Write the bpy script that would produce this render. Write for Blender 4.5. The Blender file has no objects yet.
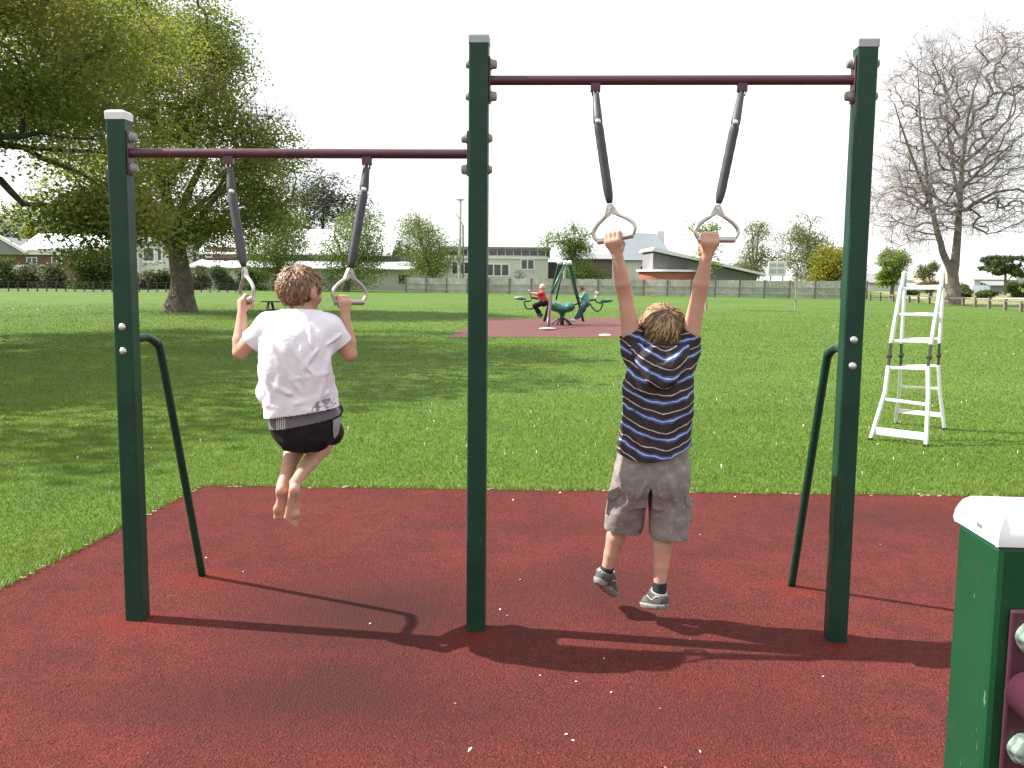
import bpy, math, random
import numpy as np
from mathutils import Vector, Matrix

random.seed(11)
rng = np.random.default_rng(11)
sc = bpy.context.scene
C = sc.collection
rad = math.radians

# ------------------------------------------------------------------ camera
F, PITCH, EYE = 925.0, rad(6.6), 1.6
CP, SP = math.cos(PITCH), math.sin(PITCH)
ROLL = rad(.57)
CR, SR = math.cos(ROLL), math.sin(ROLL)
def ray(px, py):
    dx, dy = px - 512, py - 384
    u, v = (dx * CR + dy * SR) / F, -(-dx * SR + dy * CR) / F
    return np.array([u, CP + v * SP, -SP + v * CP])
def P(px, py, D):
    """world point seen at a pixel, D metres ahead of the camera"""
    d = ray(px, py)
    return d * (D / d[1]) + np.array([0, 0, EYE])
def G(px, py, z=0.0):
    d = ray(px, py)
    return d * ((z - EYE) / d[2]) + np.array([0, 0, EYE])
def V3(*a): return np.array(a, float)
def unit(v):
    v = np.asarray(v, float)
    return v / (np.linalg.norm(v) + 1e-12)

cam = bpy.data.cameras.new('camera')
cam.sensor_width = 36.0
cam.lens = 36.0 * F / 1024.0
cam.clip_start, cam.clip_end = 0.05, 3000
co = bpy.data.objects.new('camera', cam)
C.objects.link(co)
co.location = (0, 0, EYE)
co.rotation_euler = (Matrix.Rotation(math.pi / 2 - PITCH, 3, 'X') @ Matrix.Rotation(ROLL, 3, 'Z')).to_euler()
sc.camera = co

# ------------------------------------------------------------------ materials
MATS = {}
def nt(name):
    m = bpy.data.materials.new(name)
    m.use_nodes = True
    t = m.node_tree
    for n in list(t.nodes): t.nodes.remove(n)
    out = t.nodes.new('ShaderNodeOutputMaterial')
    return m, t, out
def N(t, kind, **kw):
    n = t.nodes.new(kind)
    for k, v in kw.items():
        if k in n.inputs: n.inputs[k].default_value = v
        else: setattr(n, k, v)
    return n
def mathn(t, op, a, b=None, c=None):
    n = t.nodes.new('ShaderNodeMath'); n.operation = op
    for i, x in enumerate((a, b, c)):
        if x is None: continue
        if isinstance(x, (int, float)): n.inputs[i].default_value = x
        else: t.links.new(x, n.inputs[i])
    return n.outputs[0]
def mixc(t, fac, a, b, blend='MIX'):
    n = t.nodes.new('ShaderNodeMix'); n.data_type = 'RGBA'; n.blend_type = blend
    for i, x in ((0, fac), (6, a), (7, b)):
        if isinstance(x, (int, float)): n.inputs[i].default_value = x
        elif isinstance(x, (tuple, list)): n.inputs[i].default_value = tuple(x) + ((1,) if len(x) == 3 else ())
        else: t.links.new(x, n.inputs[i])
    return n.outputs[2]
def ramp(t, fac, stops, interp='LINEAR'):
    n = t.nodes.new('ShaderNodeValToRGB')
    n.color_ramp.interpolation = interp
    e = n.color_ramp.elements
    while len(e) < len(stops): e.new(0.5)
    for el, (p, c) in zip(e, stops):
        el.position = p
        el.color = (c, c, c, 1) if isinstance(c, (int, float)) else tuple(c) + (1,)
    t.links.new(fac, n.inputs[0])
    return n.outputs[0]
def noise(t, vec, scale, detail=4, rough=.55, dist=0):
    n = N(t, 'ShaderNodeTexNoise', Scale=scale, Detail=detail, Roughness=rough, Distortion=dist)
    t.links.new(vec, n.inputs['Vector'])
    return n.outputs['Fac']
def objco(t): return t.nodes.new('ShaderNodeTexCoord').outputs['Object']
def bumpn(t, h, strength, dist):
    n = N(t, 'ShaderNodeBump', Strength=strength, Distance=dist)
    t.links.new(h, n.inputs['Height'])
    return n.outputs['Normal']

def mat(name, col, rough=.6, var=.15, scale=8, bump=0, bscale=60, bdist=.01, metal=0, spec=.5, sss=0, tint=None, coat=0, tscale=None, wear=None):
    """painted / plain surface with mottling, optional stains (tint) and bump"""
    if name in MATS: return MATS[name]
    m, t, out = nt(name)
    b = N(t, 'ShaderNodeBsdfPrincipled', Roughness=rough, Metallic=metal)
    b.inputs['Specular IOR Level'].default_value = spec
    oc = objco(t)
    n1 = noise(t, oc, scale, 5)
    lo = tuple(c * (1 - var) for c in col); hi = tuple(min(1, c * (1 + var)) for c in col)
    c = mixc(t, ramp(t, n1, [(.3, 0.), (.7, 1.)]), lo, hi)
    if tint:
        n2 = noise(t, oc, tscale or scale * 3, 6, .65)
        c = mixc(t, ramp(t, n2, [(.5, 0.), (.68, 1.)]), c, tint)
    if wear:                              # thin rubs and scratches, longer than wide
        mw = N(t, 'ShaderNodeMapping'); mw.inputs['Scale'].default_value = (1, 1, .22); mw.inputs['Rotation'].default_value = (.25, .2, 0)
        t.links.new(oc, mw.inputs['Vector'])
        n3 = noise(t, mw.outputs[0], wear[1], 2, .5, .3)
        n4 = noise(t, oc, wear[1] * .12, 3)
        c = mixc(t, mathn(t, 'MULTIPLY', ramp(t, n3, [(.69, 0.), (.73, wear[2])]), ramp(t, n4, [(.42, 0.), (.6, 1.)])), c, wear[0])
    t.links.new(c, b.inputs['Base Color'])
    rr = mathn(t, 'MULTIPLY_ADD', noise(t, oc, scale * 2.3, 3), .25, rough - .12)
    t.links.new(rr, b.inputs['Roughness'])
    if sss:
        b.inputs['Subsurface Weight'].default_value = sss
        b.inputs['Subsurface Radius'].default_value = (.012, .005, .003)
        b.inputs['Subsurface Scale'].default_value = 1.0
    if coat: b.inputs['Coat Weight'].default_value = coat
    if bump:
        t.links.new(bumpn(t, noise(t, oc, bscale, 4), bump, bdist), b.inputs['Normal'])
    t.links.new(b.outputs[0], out.inputs[0])
    MATS[name] = m
    return m

def leafmat(name, c0, c1, c2, trans=.45, extra=None):
    """foliage: per-leaf colour, some light passing through"""
    m, t, out = nt(name)
    at = N(t, 'ShaderNodeAttribute', attribute_name='rnd')
    c = ramp(t, at.outputs['Fac'], [(0, c0), (.5, c1), (1, c2)])
    if extra:
        ge = noise(t, objco(t), extra[1], 2)
        c = mixc(t, ramp(t, ge, [(.5, 0.), (.66, .8)]), c, extra[0])
    d = N(t, 'ShaderNodeBsdfPrincipled', Roughness=.5)
    d.inputs['Specular IOR Level'].default_value = .35
    tr = N(t, 'ShaderNodeBsdfTranslucent')
    t.links.new(c, d.inputs['Base Color'])
    tc = mixc(t, 1.0, c, (1.25, 1.35, .6), 'MULTIPLY')
    t.links.new(tc, tr.inputs['Color'])
    mx = N(t, 'ShaderNodeMixShader', Fac=trans)
    t.links.new(d.outputs[0], mx.inputs[1]); t.links.new(tr.outputs[0], mx.inputs[2])
    t.links.new(mx.outputs[0], out.inputs[0])
    MATS[name] = m
    return m

# ------------------------------------------------------------------ meshes and objects
BASE = {}
def npmesh(name, V, faces, rnd=None):
    """faces: list of int arrays (M,k)"""
    me = bpy.data.meshes.new(name)
    V = np.asarray(V, np.float32)
    faces = [np.asarray(f, np.int32) for f in faces if len(f)]
    loops = np.concatenate([f.ravel() for f in faces])
    tot = np.concatenate([np.full(len(f), f.shape[1], np.int32) for f in faces])
    st = np.concatenate([[0], np.cumsum(tot)[:-1]]).astype(np.int32)
    me.vertices.add(len(V)); me.vertices.foreach_set('co', V.ravel())
    me.loops.add(len(loops)); me.loops.foreach_set('vertex_index', loops)
    me.polygons.add(len(tot)); me.polygons.foreach_set('loop_start', st)
    me.polygons.foreach_set('loop_total', tot)
    me.update(calc_edges=True)
    me.validate()
    if rnd is not None:
        a = me.attributes.new('rnd', 'FLOAT', 'FACE')
        a.data.foreach_set('value', np.asarray(rnd, np.float32))
    return me

class MB:
    def __init__(s): s.v, s.q, s.n = [], {}, 0
    def add(s, V, F):
        V = np.asarray(V, float)
        for f in F: s.q.setdefault(len(f), []).append([i + s.n for i in f])
        s.v.append(V); s.n += len(V)
        return s
    def obox(s, c, ax, ay, az):
        c, ax, ay, az = map(lambda q: np.asarray(q, float), (c, ax, ay, az))
        V = [c + i * ax + j * ay + k * az for k in (-1, 1) for j in (-1, 1) for i in (-1, 1)]
        return s.add(V, [(0, 2, 3, 1), (4, 5, 7, 6), (0, 1, 5, 4), (2, 6, 7, 3), (0, 4, 6, 2), (1, 3, 7, 5)])
    def box(s, lo, hi):
        lo, hi = np.array(lo, float), np.array(hi, float)
        c, h = (lo + hi) / 2, (hi - lo) / 2
        return s.obox(c, (h[0], 0, 0), (0, h[1], 0), (0, 0, h[2]))
    def bar(s, a, b, w, d, side=None):
        """square bar from a to b; w across 'side', d across the other"""
        a, b = np.asarray(a, float), np.asarray(b, float)
        ax = unit(b - a)
        side = np.asarray(side if side is not None else ((1, 0, 0) if abs(ax[2]) > .7 else (0, 0, 1)), float)
        u = unit(side - ax * side.dot(ax)); v = np.cross(ax, u)
        return s.obox((a + b) / 2, u * w / 2, v * d / 2, (b - a) / 2)
    def tube(s, pts, r, n=8, caps=True):
        pts = np.asarray(pts, float); m = len(pts)
        r = np.full(m, r, float) if np.isscalar(r) else np.asarray(r, float)
        T = np.gradient(pts, axis=0); T /= np.linalg.norm(T, axis=1)[:, None] + 1e-12
        u = np.cross(T[0], (0, 0, 1.0))
        if np.linalg.norm(u) < .1: u = np.cross(T[0], (1.0, 0, 0))
        u = unit(u); ang = np.arange(n) * 2 * math.pi / n
        V = []
        for i in range(m):
            u = unit(u - T[i] * u.dot(T[i])); w = np.cross(T[i], u)
            V += [pts[i] + r[i] * (math.cos(a) * u + math.sin(a) * w) for a in ang]
        Fc = [(i * n + j, i * n + (j + 1) % n, (i + 1) * n + (j + 1) % n, (i + 1) * n + j) for i in range(m - 1) for j in range(n)]
        s.add(V, Fc)
        if caps:
            o = s.n - m * n
            s.q.setdefault(n, []).append([o + j for j in range(n)][::-1])
            s.q.setdefault(n, []).append([o + (m - 1) * n + j for j in range(n)])
        return s
    def lathe(s, c, axis, prof, n=16):
        """prof: (radius, height along axis); pieces of a turned shape"""
        axis = unit(axis); c = np.asarray(c, float)
        u = unit(np.cross(axis, (0, 1.0, 0) if abs(axis[1]) < .9 else (1.0, 0, 0))); w = np.cross(axis, u)
        V = [c + h * axis + max(r, 1e-4) * (math.cos(2 * math.pi * j / n) * u + math.sin(2 * math.pi * j / n) * w) for r, h in prof for j in range(n)]
        m = len(prof)
        s.add(V, [(i * n + j, i * n + (j + 1) % n, (i + 1) * n + (j + 1) % n, (i + 1) * n + j) for i in range(m - 1) for j in range(n)])
        o = s.n - m * n
        s.q.setdefault(n, []).append([o + j for j in range(n)][::-1])
        s.q.setdefault(n, []).append([o + (m - 1) * n + j for j in range(n)])
        return s
    def prism(s, poly, ext):
        poly = np.asarray(poly, float); ext = np.asarray(ext, float); n = len(poly)
        nrm = np.zeros(3)
        for i in range(n): nrm += np.cross(poly[i], poly[(i + 1) % n])
        if nrm.dot(ext) > 0: poly = poly[::-1]
        return s.add(np.vstack([poly, poly + ext]), [tuple(range(n)), tuple(range(2 * n - 1, n - 1, -1))] + [(i, i + n, (i + 1) % n + n, (i + 1) % n) for i in range(n)])
    def mesh(s, name, base=(0, 0, 0)):
        return npmesh(name, np.vstack(s.v) - np.asarray(base), [np.array(q) for q in s.q.values()])

def put(name, me, m, parent=None, base=None, smooth=False, bevel=0):
    """link a mesh object; a child keeps its parent's base so it needs no offset of its own"""
    o = bpy.data.objects.new(name, me); C.objects.link(o)
    if m is not None: me.materials.append(m)
    if parent is not None:
        o.parent = parent
        BASE[o.name] = BASE[parent.name]
    else:
        BASE[o.name] = np.asarray(base if base is not None else (0, 0, 0), float)
        o.location = BASE[o.name]
    me.polygons.foreach_set('use_smooth', [bool(smooth)] * len(me.polygons))
    if bevel:
        b = o.modifiers.new('bevel', 'BEVEL'); b.width = bevel; b.segments = 2; b.limit_method = 'ANGLE'
    return o
def part(name, mb, m, parent, **kw):
    return put(name, mb.mesh(name, BASE[parent.name]), m, parent, **kw)
def top(name, mb, m, base, label=None, cat=None, group=None, kind=None, **kw):
    o = put(name, mb.mesh(name, base), m, None, base, **kw)
    tag(o, label, cat, group, kind); return o
def tag(o, label=None, cat=None, group=None, kind=None):
    for k, v in (('label', label), ('category', cat), ('group', group), ('kind', kind)):
        if v: o[k] = v
    return o
def thing(name, loc, label, cat, group=None):
    o = bpy.data.objects.new(name, None); C.objects.link(o)
    o.empty_display_size = .2
    BASE[o.name] = np.asarray(loc, float); o.location = loc
    return tag(o, label, cat, group)
def spline(pts, n=8, closed=False):
    pts = np.asarray(pts, float); m = len(pts); out = []
    rngi = range(m if closed else m - 1)
    for i in rngi:
        p1, p2 = pts[i], pts[(i + 1) % m]
        p0 = pts[(i - 1) % m] if closed or i > 0 else 2 * p1 - p2
        p3 = pts[(i + 2) % m] if closed or i < m - 2 else 2 * p2 - p1
        for k in range(n):
            t = k / n
            out.append(.5 * (2 * p1 + (p2 - p0) * t + (2 * p0 - 5 * p1 + 4 * p2 - p3) * t * t + (3 * p1 - p0 - 3 * p2 + p3) * t ** 3))
    if not closed: out.append(pts[-1])
    return np.array(out)

# ------------------------------------------------------------------ blended bodies (distance field -> one continuous mesh)
class Body:
    def __init__(s, lo, hi, h):
        s.h, s.lo = h, np.asarray(lo, float)
        s.dim = np.ceil((np.asarray(hi, float) - s.lo) / h).astype(int) + 1
        s.f = np.full(s.dim, 1.0, np.float32)
        s.planes = []
    def win(s, lo, hi):
        a = np.clip(np.floor((np.asarray(lo) - s.lo) / s.h).astype(int), 0, s.dim - 1)
        b = np.clip(np.ceil((np.asarray(hi) - s.lo) / s.h).astype(int) + 1, 1, s.dim)
        sl = tuple(slice(a[i], b[i]) for i in range(3))
        g = [(s.lo[i] + s.h * np.arange(a[i], b[i])).astype(np.float32) for i in range(3)]
        return sl, g[0][:, None, None], g[1][None, :, None], g[2][None, None, :]
    def blend(s, sl, d, k):
        f = s.f[sl]
        if f.size == 0: return
        k = max(k, 1e-5)
        t = np.clip(.5 + .5 * (f - d) / k, 0, 1)
        s.f[sl] = f + (d - f) * t - k * t * (1 - t)
    def cap(s, a, b, ra, rb, k=.02):
        a, b = np.asarray(a, float), np.asarray(b, float)
        R = max(ra, rb) + k + 3 * s.h
        sl, X, Y, Z = s.win(np.minimum(a, b) - R, np.maximum(a, b) + R)
        ab = b - a; L = ab.dot(ab) + 1e-12
        t = np.clip(((X - a[0]) * ab[0] + (Y - a[1]) * ab[1] + (Z - a[2]) * ab[2]) / L, 0, 1)
        d = np.sqrt((X - a[0] - t * ab[0]) ** 2 + (Y - a[1] - t * ab[1]) ** 2 + (Z - a[2] - t * ab[2]) ** 2) - (ra + (rb - ra) * t)
        s.blend(sl, d, k)
        return s
    def chain(s, pts, rs, k=.004):
        for i in range(len(pts) - 1): s.cap(pts[i], pts[i + 1], rs[i], rs[i + 1], k)
        return s
    def ell(s, c, r, k=.02, ax=None, sub=False):
        c = np.asarray(c, float); r = np.asarray(r, float)
        R = max(r) + k + 3 * s.h
        sl, X, Y, Z = s.win(c - R, c + R)
        x, y, z = X - c[0], Y - c[1], Z - c[2]
        if ax is not None: x, y, z = [x * a[0] + y * a[1] + z * a[2] for a in ax]
        k0 = np.sqrt((x / r[0]) ** 2 + (y / r[1]) ** 2 + (z / r[2]) ** 2)
        k1 = np.sqrt((x / r[0] ** 2) ** 2 + (y / r[1] ** 2) ** 2 + (z / r[2] ** 2) ** 2) + 1e-9
        d = k0 * (k0 - 1) / k1
        if sub: s.f[sl] = np.maximum(s.f[sl], -d)
        else: s.blend(sl, d, k)
        return s
    def loft(s, pts, rx, ry, right=(1, 0, 0), k=.02, p=2.4, ends=True):
        """tube of oval sections along pts (wide along 'right')"""
        pts = np.asarray(pts, float); rx, ry = np.asarray(rx, float), np.asarray(ry, float)
        ax = pts[-1] - pts[0]; L = np.linalg.norm(ax); ax = ax / L
        right = unit(np.asarray(right, float) - ax * np.dot(right, ax)); fw = np.cross(ax, right)
        R = max(rx.max(), ry.max()) + k + 3 * s.h
        sl, X, Y, Z = s.win(pts.min(0) - R, pts.max(0) + R)
        o = pts[0]
        tt = (X - o[0]) * ax[0] + (Y - o[1]) * ax[1] + (Z - o[2]) * ax[2]
        U = (X - o[0]) * right[0] + (Y - o[1]) * right[1] + (Z - o[2]) * right[2]
        W = (X - o[0]) * fw[0] + (Y - o[1]) * fw[1] + (Z - o[2]) * fw[2]
        key = (pts - o) @ ax
        fine = np.linspace(key[0], key[-1], 80)
        def sm(v):
            q = np.interp(fine, key, v); ker = np.hanning(13); ker /= ker.sum()
            return np.convolve(np.pad(q, 6, mode='edge'), ker, mode='valid')
        cu, cw, srx, sry = sm((pts - o) @ right), sm((pts - o) @ fw), sm(rx), sm(ry)
        I = lambda v: np.interp(tt, fine, v).astype(np.float32)
        a, b = I(srx), I(sry)
        q = (np.abs((U - I(cu)) / a) ** p + np.abs((W - I(cw)) / b) ** p) ** (1 / p)
        d = (q - 1) * np.minimum(a, b)
        if ends: d = np.maximum(d, np.maximum(-tt, tt - key[-1]))
        s.blend(sl, d, k)
        return s
    def each(s, fn):
        sl, X, Y, Z = s.win(s.lo, s.lo + s.h * s.dim)
        s.f = fn(s.f, X, Y, Z).astype(np.float32); return s
    def cutplane(s, p, n, open_=True, near=None):
        """remove what lies beyond p along n; near = (centre, radius) limits it"""
        p, n = np.asarray(p, float), unit(n)
        sl, X, Y, Z = s.win(s.lo, s.lo + s.h * s.dim)
        d = (X - p[0]) * n[0] + (Y - p[1]) * n[1] + (Z - p[2]) * n[2]
        if near is not None:
            c, r = near
            m = ((X - c[0]) ** 2 + (Y - c[1]) ** 2 + (Z - c[2]) ** 2) < r * r
            s.f = np.where(m, np.maximum(s.f, d), s.f).astype(np.float32)
        else: s.f = np.maximum(s.f, d).astype(np.float32)
        if open_: s.planes.append((p, n, near))
        return s
    def mesh(s, name, base):
        f = s.f.copy(); f[[0, -1]] = 1; f[:, [0, -1]] = 1; f[:, :, [0, -1]] = 1
        sg = f < 0
        nx, ny, nz = f.shape
        cnt = np.zeros((nx - 1, ny - 1, nz - 1), np.int8)
        for i in (0, 1):
            for j in (0, 1):
                for k in (0, 1): cnt += sg[i:nx - 1 + i, j:ny - 1 + j, k:nz - 1 + k]
        ids = np.argwhere((cnt > 0) & (cnt < 8))
        index = np.full(cnt.shape, -1, np.int32); index[tuple(ids.T)] = np.arange(len(ids))
        acc = np.zeros((len(ids), 3)); c2 = np.zeros(len(ids))
        cr = [(i, j, k) for i in (0, 1) for j in (0, 1) for k in (0, 1)]
        for a in cr:
            for ax in range(3):
                if a[ax]: continue
                b = list(a); b[ax] = 1
                f1 = f[tuple((ids + a).T)]; f2 = f[tuple((ids + b).T)]
                m = (f1 < 0) != (f2 < 0)
                t = f1[m] / (f1[m] - f2[m])
                q = np.tile(np.array(a, float), (m.sum(), 1)); q[:, ax] += t
                acc[m] += q; c2[m] += 1
        V = s.lo + s.h * (ids + acc / c2[:, None])
        Q = []
        for ax in range(3):
            o1, o2 = (ax + 1) % 3, (ax + 2) % 3
            lo_ = [slice(None)] * 3; hi_ = [slice(None)] * 3
            lo_[ax] = slice(0, -1); hi_[ax] = slice(1, None)
            A, B = sg[tuple(lo_)], sg[tuple(hi_)]
            e = np.argwhere(A != B)
            inside = A[tuple(e.T)]
            def cell(d1, d2):
                q = e.copy(); q[:, o1] -= d1; q[:, o2] -= d2
                return index[tuple(q.T)]
            quad = np.stack([cell(1, 1), cell(0, 1), cell(0, 0), cell(1, 0)], 1)
            quad[~inside] = quad[~inside][:, ::-1]
            Q.append(quad)
        Q = np.vstack(Q); Q = Q[(Q >= 0).all(1)]
        if s.planes:
            ctr = V[Q].mean(1); keep = np.ones(len(Q), bool)
            for p, n, near in s.planes:
                hit = (ctr - p) @ n > -.7 * s.h
                if near is not None: hit &= np.linalg.norm(ctr - near[0], axis=1) < near[1]
                keep &= ~hit
            Q = Q[keep]
            used = np.unique(Q); mp = np.full(len(V), -1); mp[used] = np.arange(len(used))
            V, Q = V[used], mp[Q]
        return npmesh(name, V - np.asarray(base), [Q])
def bodypart(name, B, m, parent=None, base=None, smooth_it=2, thick=0):
    b = BASE[parent.name] if parent is not None else np.asarray(base)
    o = put(name, B.mesh(name, b), m, parent, base, smooth=True)
    if smooth_it:
        k = o.modifiers.new('smooth', 'SMOOTH'); k.factor = .5; k.iterations = smooth_it
    if thick:
        k = o.modifiers.new('solid', 'SOLIDIFY'); k.thickness = thick; k.offset = -1
    return o
_wk = [(unit(rng.normal(size=3)), rng.uniform(0, 6.28)) for _ in range(14)]
def folds(X, Y, Z, freq, seed=0, stretch=(1, 1, 1)):
    """smooth pseudo-random ridges, about -1..1"""
    X, Y, Z = X * stretch[0], Y * stretch[1], Z * stretch[2]
    r = 0
    for i in range(5):
        d, ph = _wk[(i + seed) % 14]; e, p2 = _wk[(i * 3 + seed + 5) % 14]
        w = np.sin(freq * .6 * (X * e[0] + Y * e[1] + Z * e[2]) + p2)
        r = r + np.sin(freq * (X * d[0] + Y * d[1] + Z * d[2]) + ph + 1.3 * w)
    return r / 3.2
# ------------------------------------------------------------------ light
az, el = rad(9.1), rad(45.5)          # the sun stands to the left and a little beyond the frame
TOSUN = V3(-math.cos(az) * math.cos(el), math.sin(az) * math.cos(el), math.sin(el))
sl = bpy.data.lights.new('sun', 'SUN'); sl.energy = 4.75; sl.angle = rad(.55); sl.color = (1, .955, .88)
so = bpy.data.objects.new('sun', sl); C.objects.link(so)
so.rotation_euler = Vector(TOSUN).to_track_quat('Z', 'Y').to_euler()
so.location = (-30, 5, 30)
w = bpy.data.worlds.new('World'); sc.world = w; w.use_nodes = True
t = w.node_tree
for n in list(t.nodes): t.nodes.remove(n)
out = t.nodes.new('ShaderNodeOutputWorld'); bg = N(t, 'ShaderNodeBackground', Strength=.112)
sky = t.nodes.new('ShaderNodeTexSky'); sky.sky_type = 'NISHITA'; sky.sun_disc = False
sky.sun_elevation = el; sky.sun_rotation = math.atan2(TOSUN[0], TOSUN[1]); sky.dust_density = 2.5; sky.air_density = 1.0
tc = t.nodes.new('ShaderNodeTexCoord')
mp = N(t, 'ShaderNodeMapping'); mp.inputs['Scale'].default_value = (1, 1, 3.2)
t.links.new(tc.outputs['Generated'], mp.inputs['Vector'])
cl = noise(t, mp.outputs[0], 2.6, 6, .55, .4)
cover = ramp(t, cl, [(.2, .8), (.5, .95), (.7, 1.)])
cloud = mixc(t, ramp(t, noise(t, mp.outputs[0], 4.5, 5, .6, .6), [(.34, 0.), (.5, 1.)]), (3.5, 3.65, 3.95), (5.9, 5.9, 5.9))
t.links.new(mixc(t, cover, sky.outputs[0], cloud), bg.inputs['Color'])
t.links.new(bg.outputs[0], out.inputs[0])
vs = sc.view_settings
vs.view_transform = 'Standard'; vs.look = 'None'; vs.gamma = 1.0; vs.exposure = 1.27
sc.render.engine = 'CYCLES'
sc.cycles.use_denoising = True
sc.cycles.max_bounces = 8; sc.cycles.diffuse_bounces = 3; sc.cycles.transmission_bounces = 4

# ------------------------------------------------------------------ ground
m, t, out = nt('lawn')
b = N(t, 'ShaderNodeBsdfPrincipled', Roughness=.85); b.inputs['Specular IOR Level'].default_value = .2
oc = objco(t)
n1 = noise(t, oc, .22, 5, .6); n2 = noise(t, oc, 1.6, 6, .65); n3 = noise(t, oc, 26, 4, .7)
c = mixc(t, ramp(t, n1, [(.35, 0.), (.65, 1.)]), (.064, .122, .013), (.096, .156, .019))
c = mixc(t, ramp(t, n2, [(.42, 0.), (.75, .75)]), c, (.045, .088, .013))
c = mixc(t, ramp(t, n3, [(.35, .55), (.62, 0.)]), c, (.026, .064, .008))
n4 = noise(t, oc, .6, 7, .7, .5)
c = mixc(t, ramp(t, n4, [(.62, 0.), (.74, .5)]), c, (.15, .17, .055))
# two worn, paler bands where people walk across the lawn far off
t.links.new(c, b.inputs['Base Color'])
t.links.new(bumpn(t, mathn(t, 'ADD', n3, mathn(t, 'MULTIPLY', n2, 2.0)), .6, .03), b.inputs['Normal'])
t.links.new(b.outputs[0], out.inputs[0]); M_lawn = m

gx = np.concatenate([[-2500, -800, -300], np.linspace(-150, 150, 61), [300, 800, 2500]])
gy = np.concatenate([[-60, -10], np.linspace(0, 200, 51), [300, 500, 1000, 2900]])
GX, GY = np.meshgrid(gx, gy, indexing='ij')
GZ = np.zeros_like(GX)
GZ -= np.clip((np.hypot(GX, GY) - 260) / 2600, 0, 1) * 4
Vg = np.stack([GX, GY, GZ], -1).reshape(-1, 3)
ii = np.arange(len(gx) * len(gy)).reshape(len(gx), len(gy))
Fg = np.stack([ii[:-1, :-1], ii[1:, :-1], ii[1:, 1:], ii[:-1, 1:]], -1).reshape(-1, 4)
tag(put('ground', npmesh('ground', Vg, [Fg]), M_lawn), kind='structure')

# red rubber safety surface
m, t, out = nt('rubber')
b = N(t, 'ShaderNodeBsdfPrincipled', Roughness=.9); b.inputs['Specular IOR Level'].default_value = .07
oc = objco(t)
vo = N(t, 'ShaderNodeTexVoronoi', Scale=200.0, Randomness=1.0); t.links.new(oc, vo.inputs['Vector'])
vb = N(t, 'ShaderNodeTexVoronoi', Scale=105.0, Randomness=1.0); t.links.new(oc, vb.inputs['Vector'])
big = noise(t, oc, .9, 6, .6); mid = noise(t, oc, 6, 5, .65); fine = noise(t, oc, 55, 4, .75)
c = mixc(t, ramp(t, big, [(.35, 0.), (.65, 1.)]), (.108, .0225, .0195), (.138, .0315, .0275))
c = mixc(t, ramp(t, mid, [(.4, 0.), (.7, .75)]), c, (.078, .021, .0195))
c = mixc(t, ramp(t, noise(t, oc, 2.3, 7, .7, .3), [(.48, 0.), (.66, .6)]), c, (.062, .022, .021))
sepc = t.nodes.new('ShaderNodeSeparateColor'); t.links.new(vo.outputs['Color'], sepc.inputs[0])
c = mixc(t, ramp(t, sepc.outputs[0], [(.66, 0.), (.95, .85)]), c, (.030, .012, .012))
c = mixc(t, ramp(t, sepc.outputs[1], [(.8, 0.), (1., .65)]), c, (.22, .055, .045))
c = mixc(t, ramp(t, fine, [(.3, .55), (.5, 0.)]), c, (.035, .009, .009))
# scuffed grey-brown patch worn under the rings, orange fresher rings round the footings
def blot(cx, cy, sx, sy):
    sub = N(t, 'ShaderNodeMapping'); sub.inputs['Location'].default_value = (-cx / sx, -cy / sy, 0); sub.inputs['Scale'].default_value = (1 / sx, 1 / sy, 0)
    t.links.new(oc, sub.inputs['Vector'])
    ln = t.nodes.new('ShaderNodeVectorMath'); ln.operation = 'LENGTH'; t.links.new(sub.outputs[0], ln.inputs[0])
    return mathn(t, 'ADD', ln.outputs['Value'], mathn(t, 'MULTIPLY_ADD', mid, 1.1, -.55))
for (px, py, sx, sy, amt) in ((380, 615, .9, .75, .9), (330, 700, .8, .5, .8), (610, 590, .7, .55, .55), (880, 520, 1.2, .5, .45), (640, 720, .9, .3, .35), (150, 700, .6, .3, .35), (560, 530, 1.1, .25, .3)):
    g = G(px, py)
    c = mixc(t, ramp(t, blot(g[0], g[1], sx, sy), [(.2, amt), (1.1, 0.)]), c, (.052, .0185, .0175))
for (px, py) in ((138, 622), (475, 637), (835, 642), (202, 578), (790, 588)):
    g = G(px, py)
    c = mixc(t, ramp(t, blot(g[0], g[1] - .03, .22, .2), [(.35, .4), (1.1, 0.)]), c, (.165, .022, .015))
t.links.new(c, b.inputs['Base Color'])
hh = mathn(t, 'ADD', vo.outputs['Distance'], mathn(t, 'ADD', vb.outputs['Distance'], mathn(t, 'MULTIPLY', fine, .8)))
t.links.new(bumpn(t, hh, .8, .006), b.inputs['Normal'])
t.links.new(b.outputs[0], out.inputs[0]); M_rub = m
MATC = [G(203, 487)[:2], G(-6, 594)[:2]]
e1 = unit(np.append(MATC[1] - MATC[0], 0))[:2]
A = MATC[0]; Bq = A + e1 * 8.0; bk = G(957, 497)[:2]; e0 = unit(np.append(bk - A, 0))[:2]
Cq = A + e0 * 6.2; Dq = Cq + V3(0.1, -9)[:2]
def ragged(a, b, n, amp):
    p = np.linspace(a, b, n); d = unit(np.append(b - a, 0))[:2]; nn = np.array([-d[1], d[0]])
    q = rng.normal(size=n); q = np.convolve(q, [.25, .5, .25], 'same'); q[0] = q[-1] = 0
    return (p + nn * (q * amp)[:, None])[:-1]
outl = np.vstack([ragged(A, Bq, 90, .012), ragged(Bq, Dq, 20, .01), ragged(Dq, Cq, 60, .01), ragged(Cq, A, 90, .014)])
MATPOLY = outl
mb = MB(); mb.prism(np.c_[outl, np.full(len(outl), -.02)], (0, 0, .03))
tag(put('safety_surface', mb.mesh('safety_surface'), M_rub), kind='structure')
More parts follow.
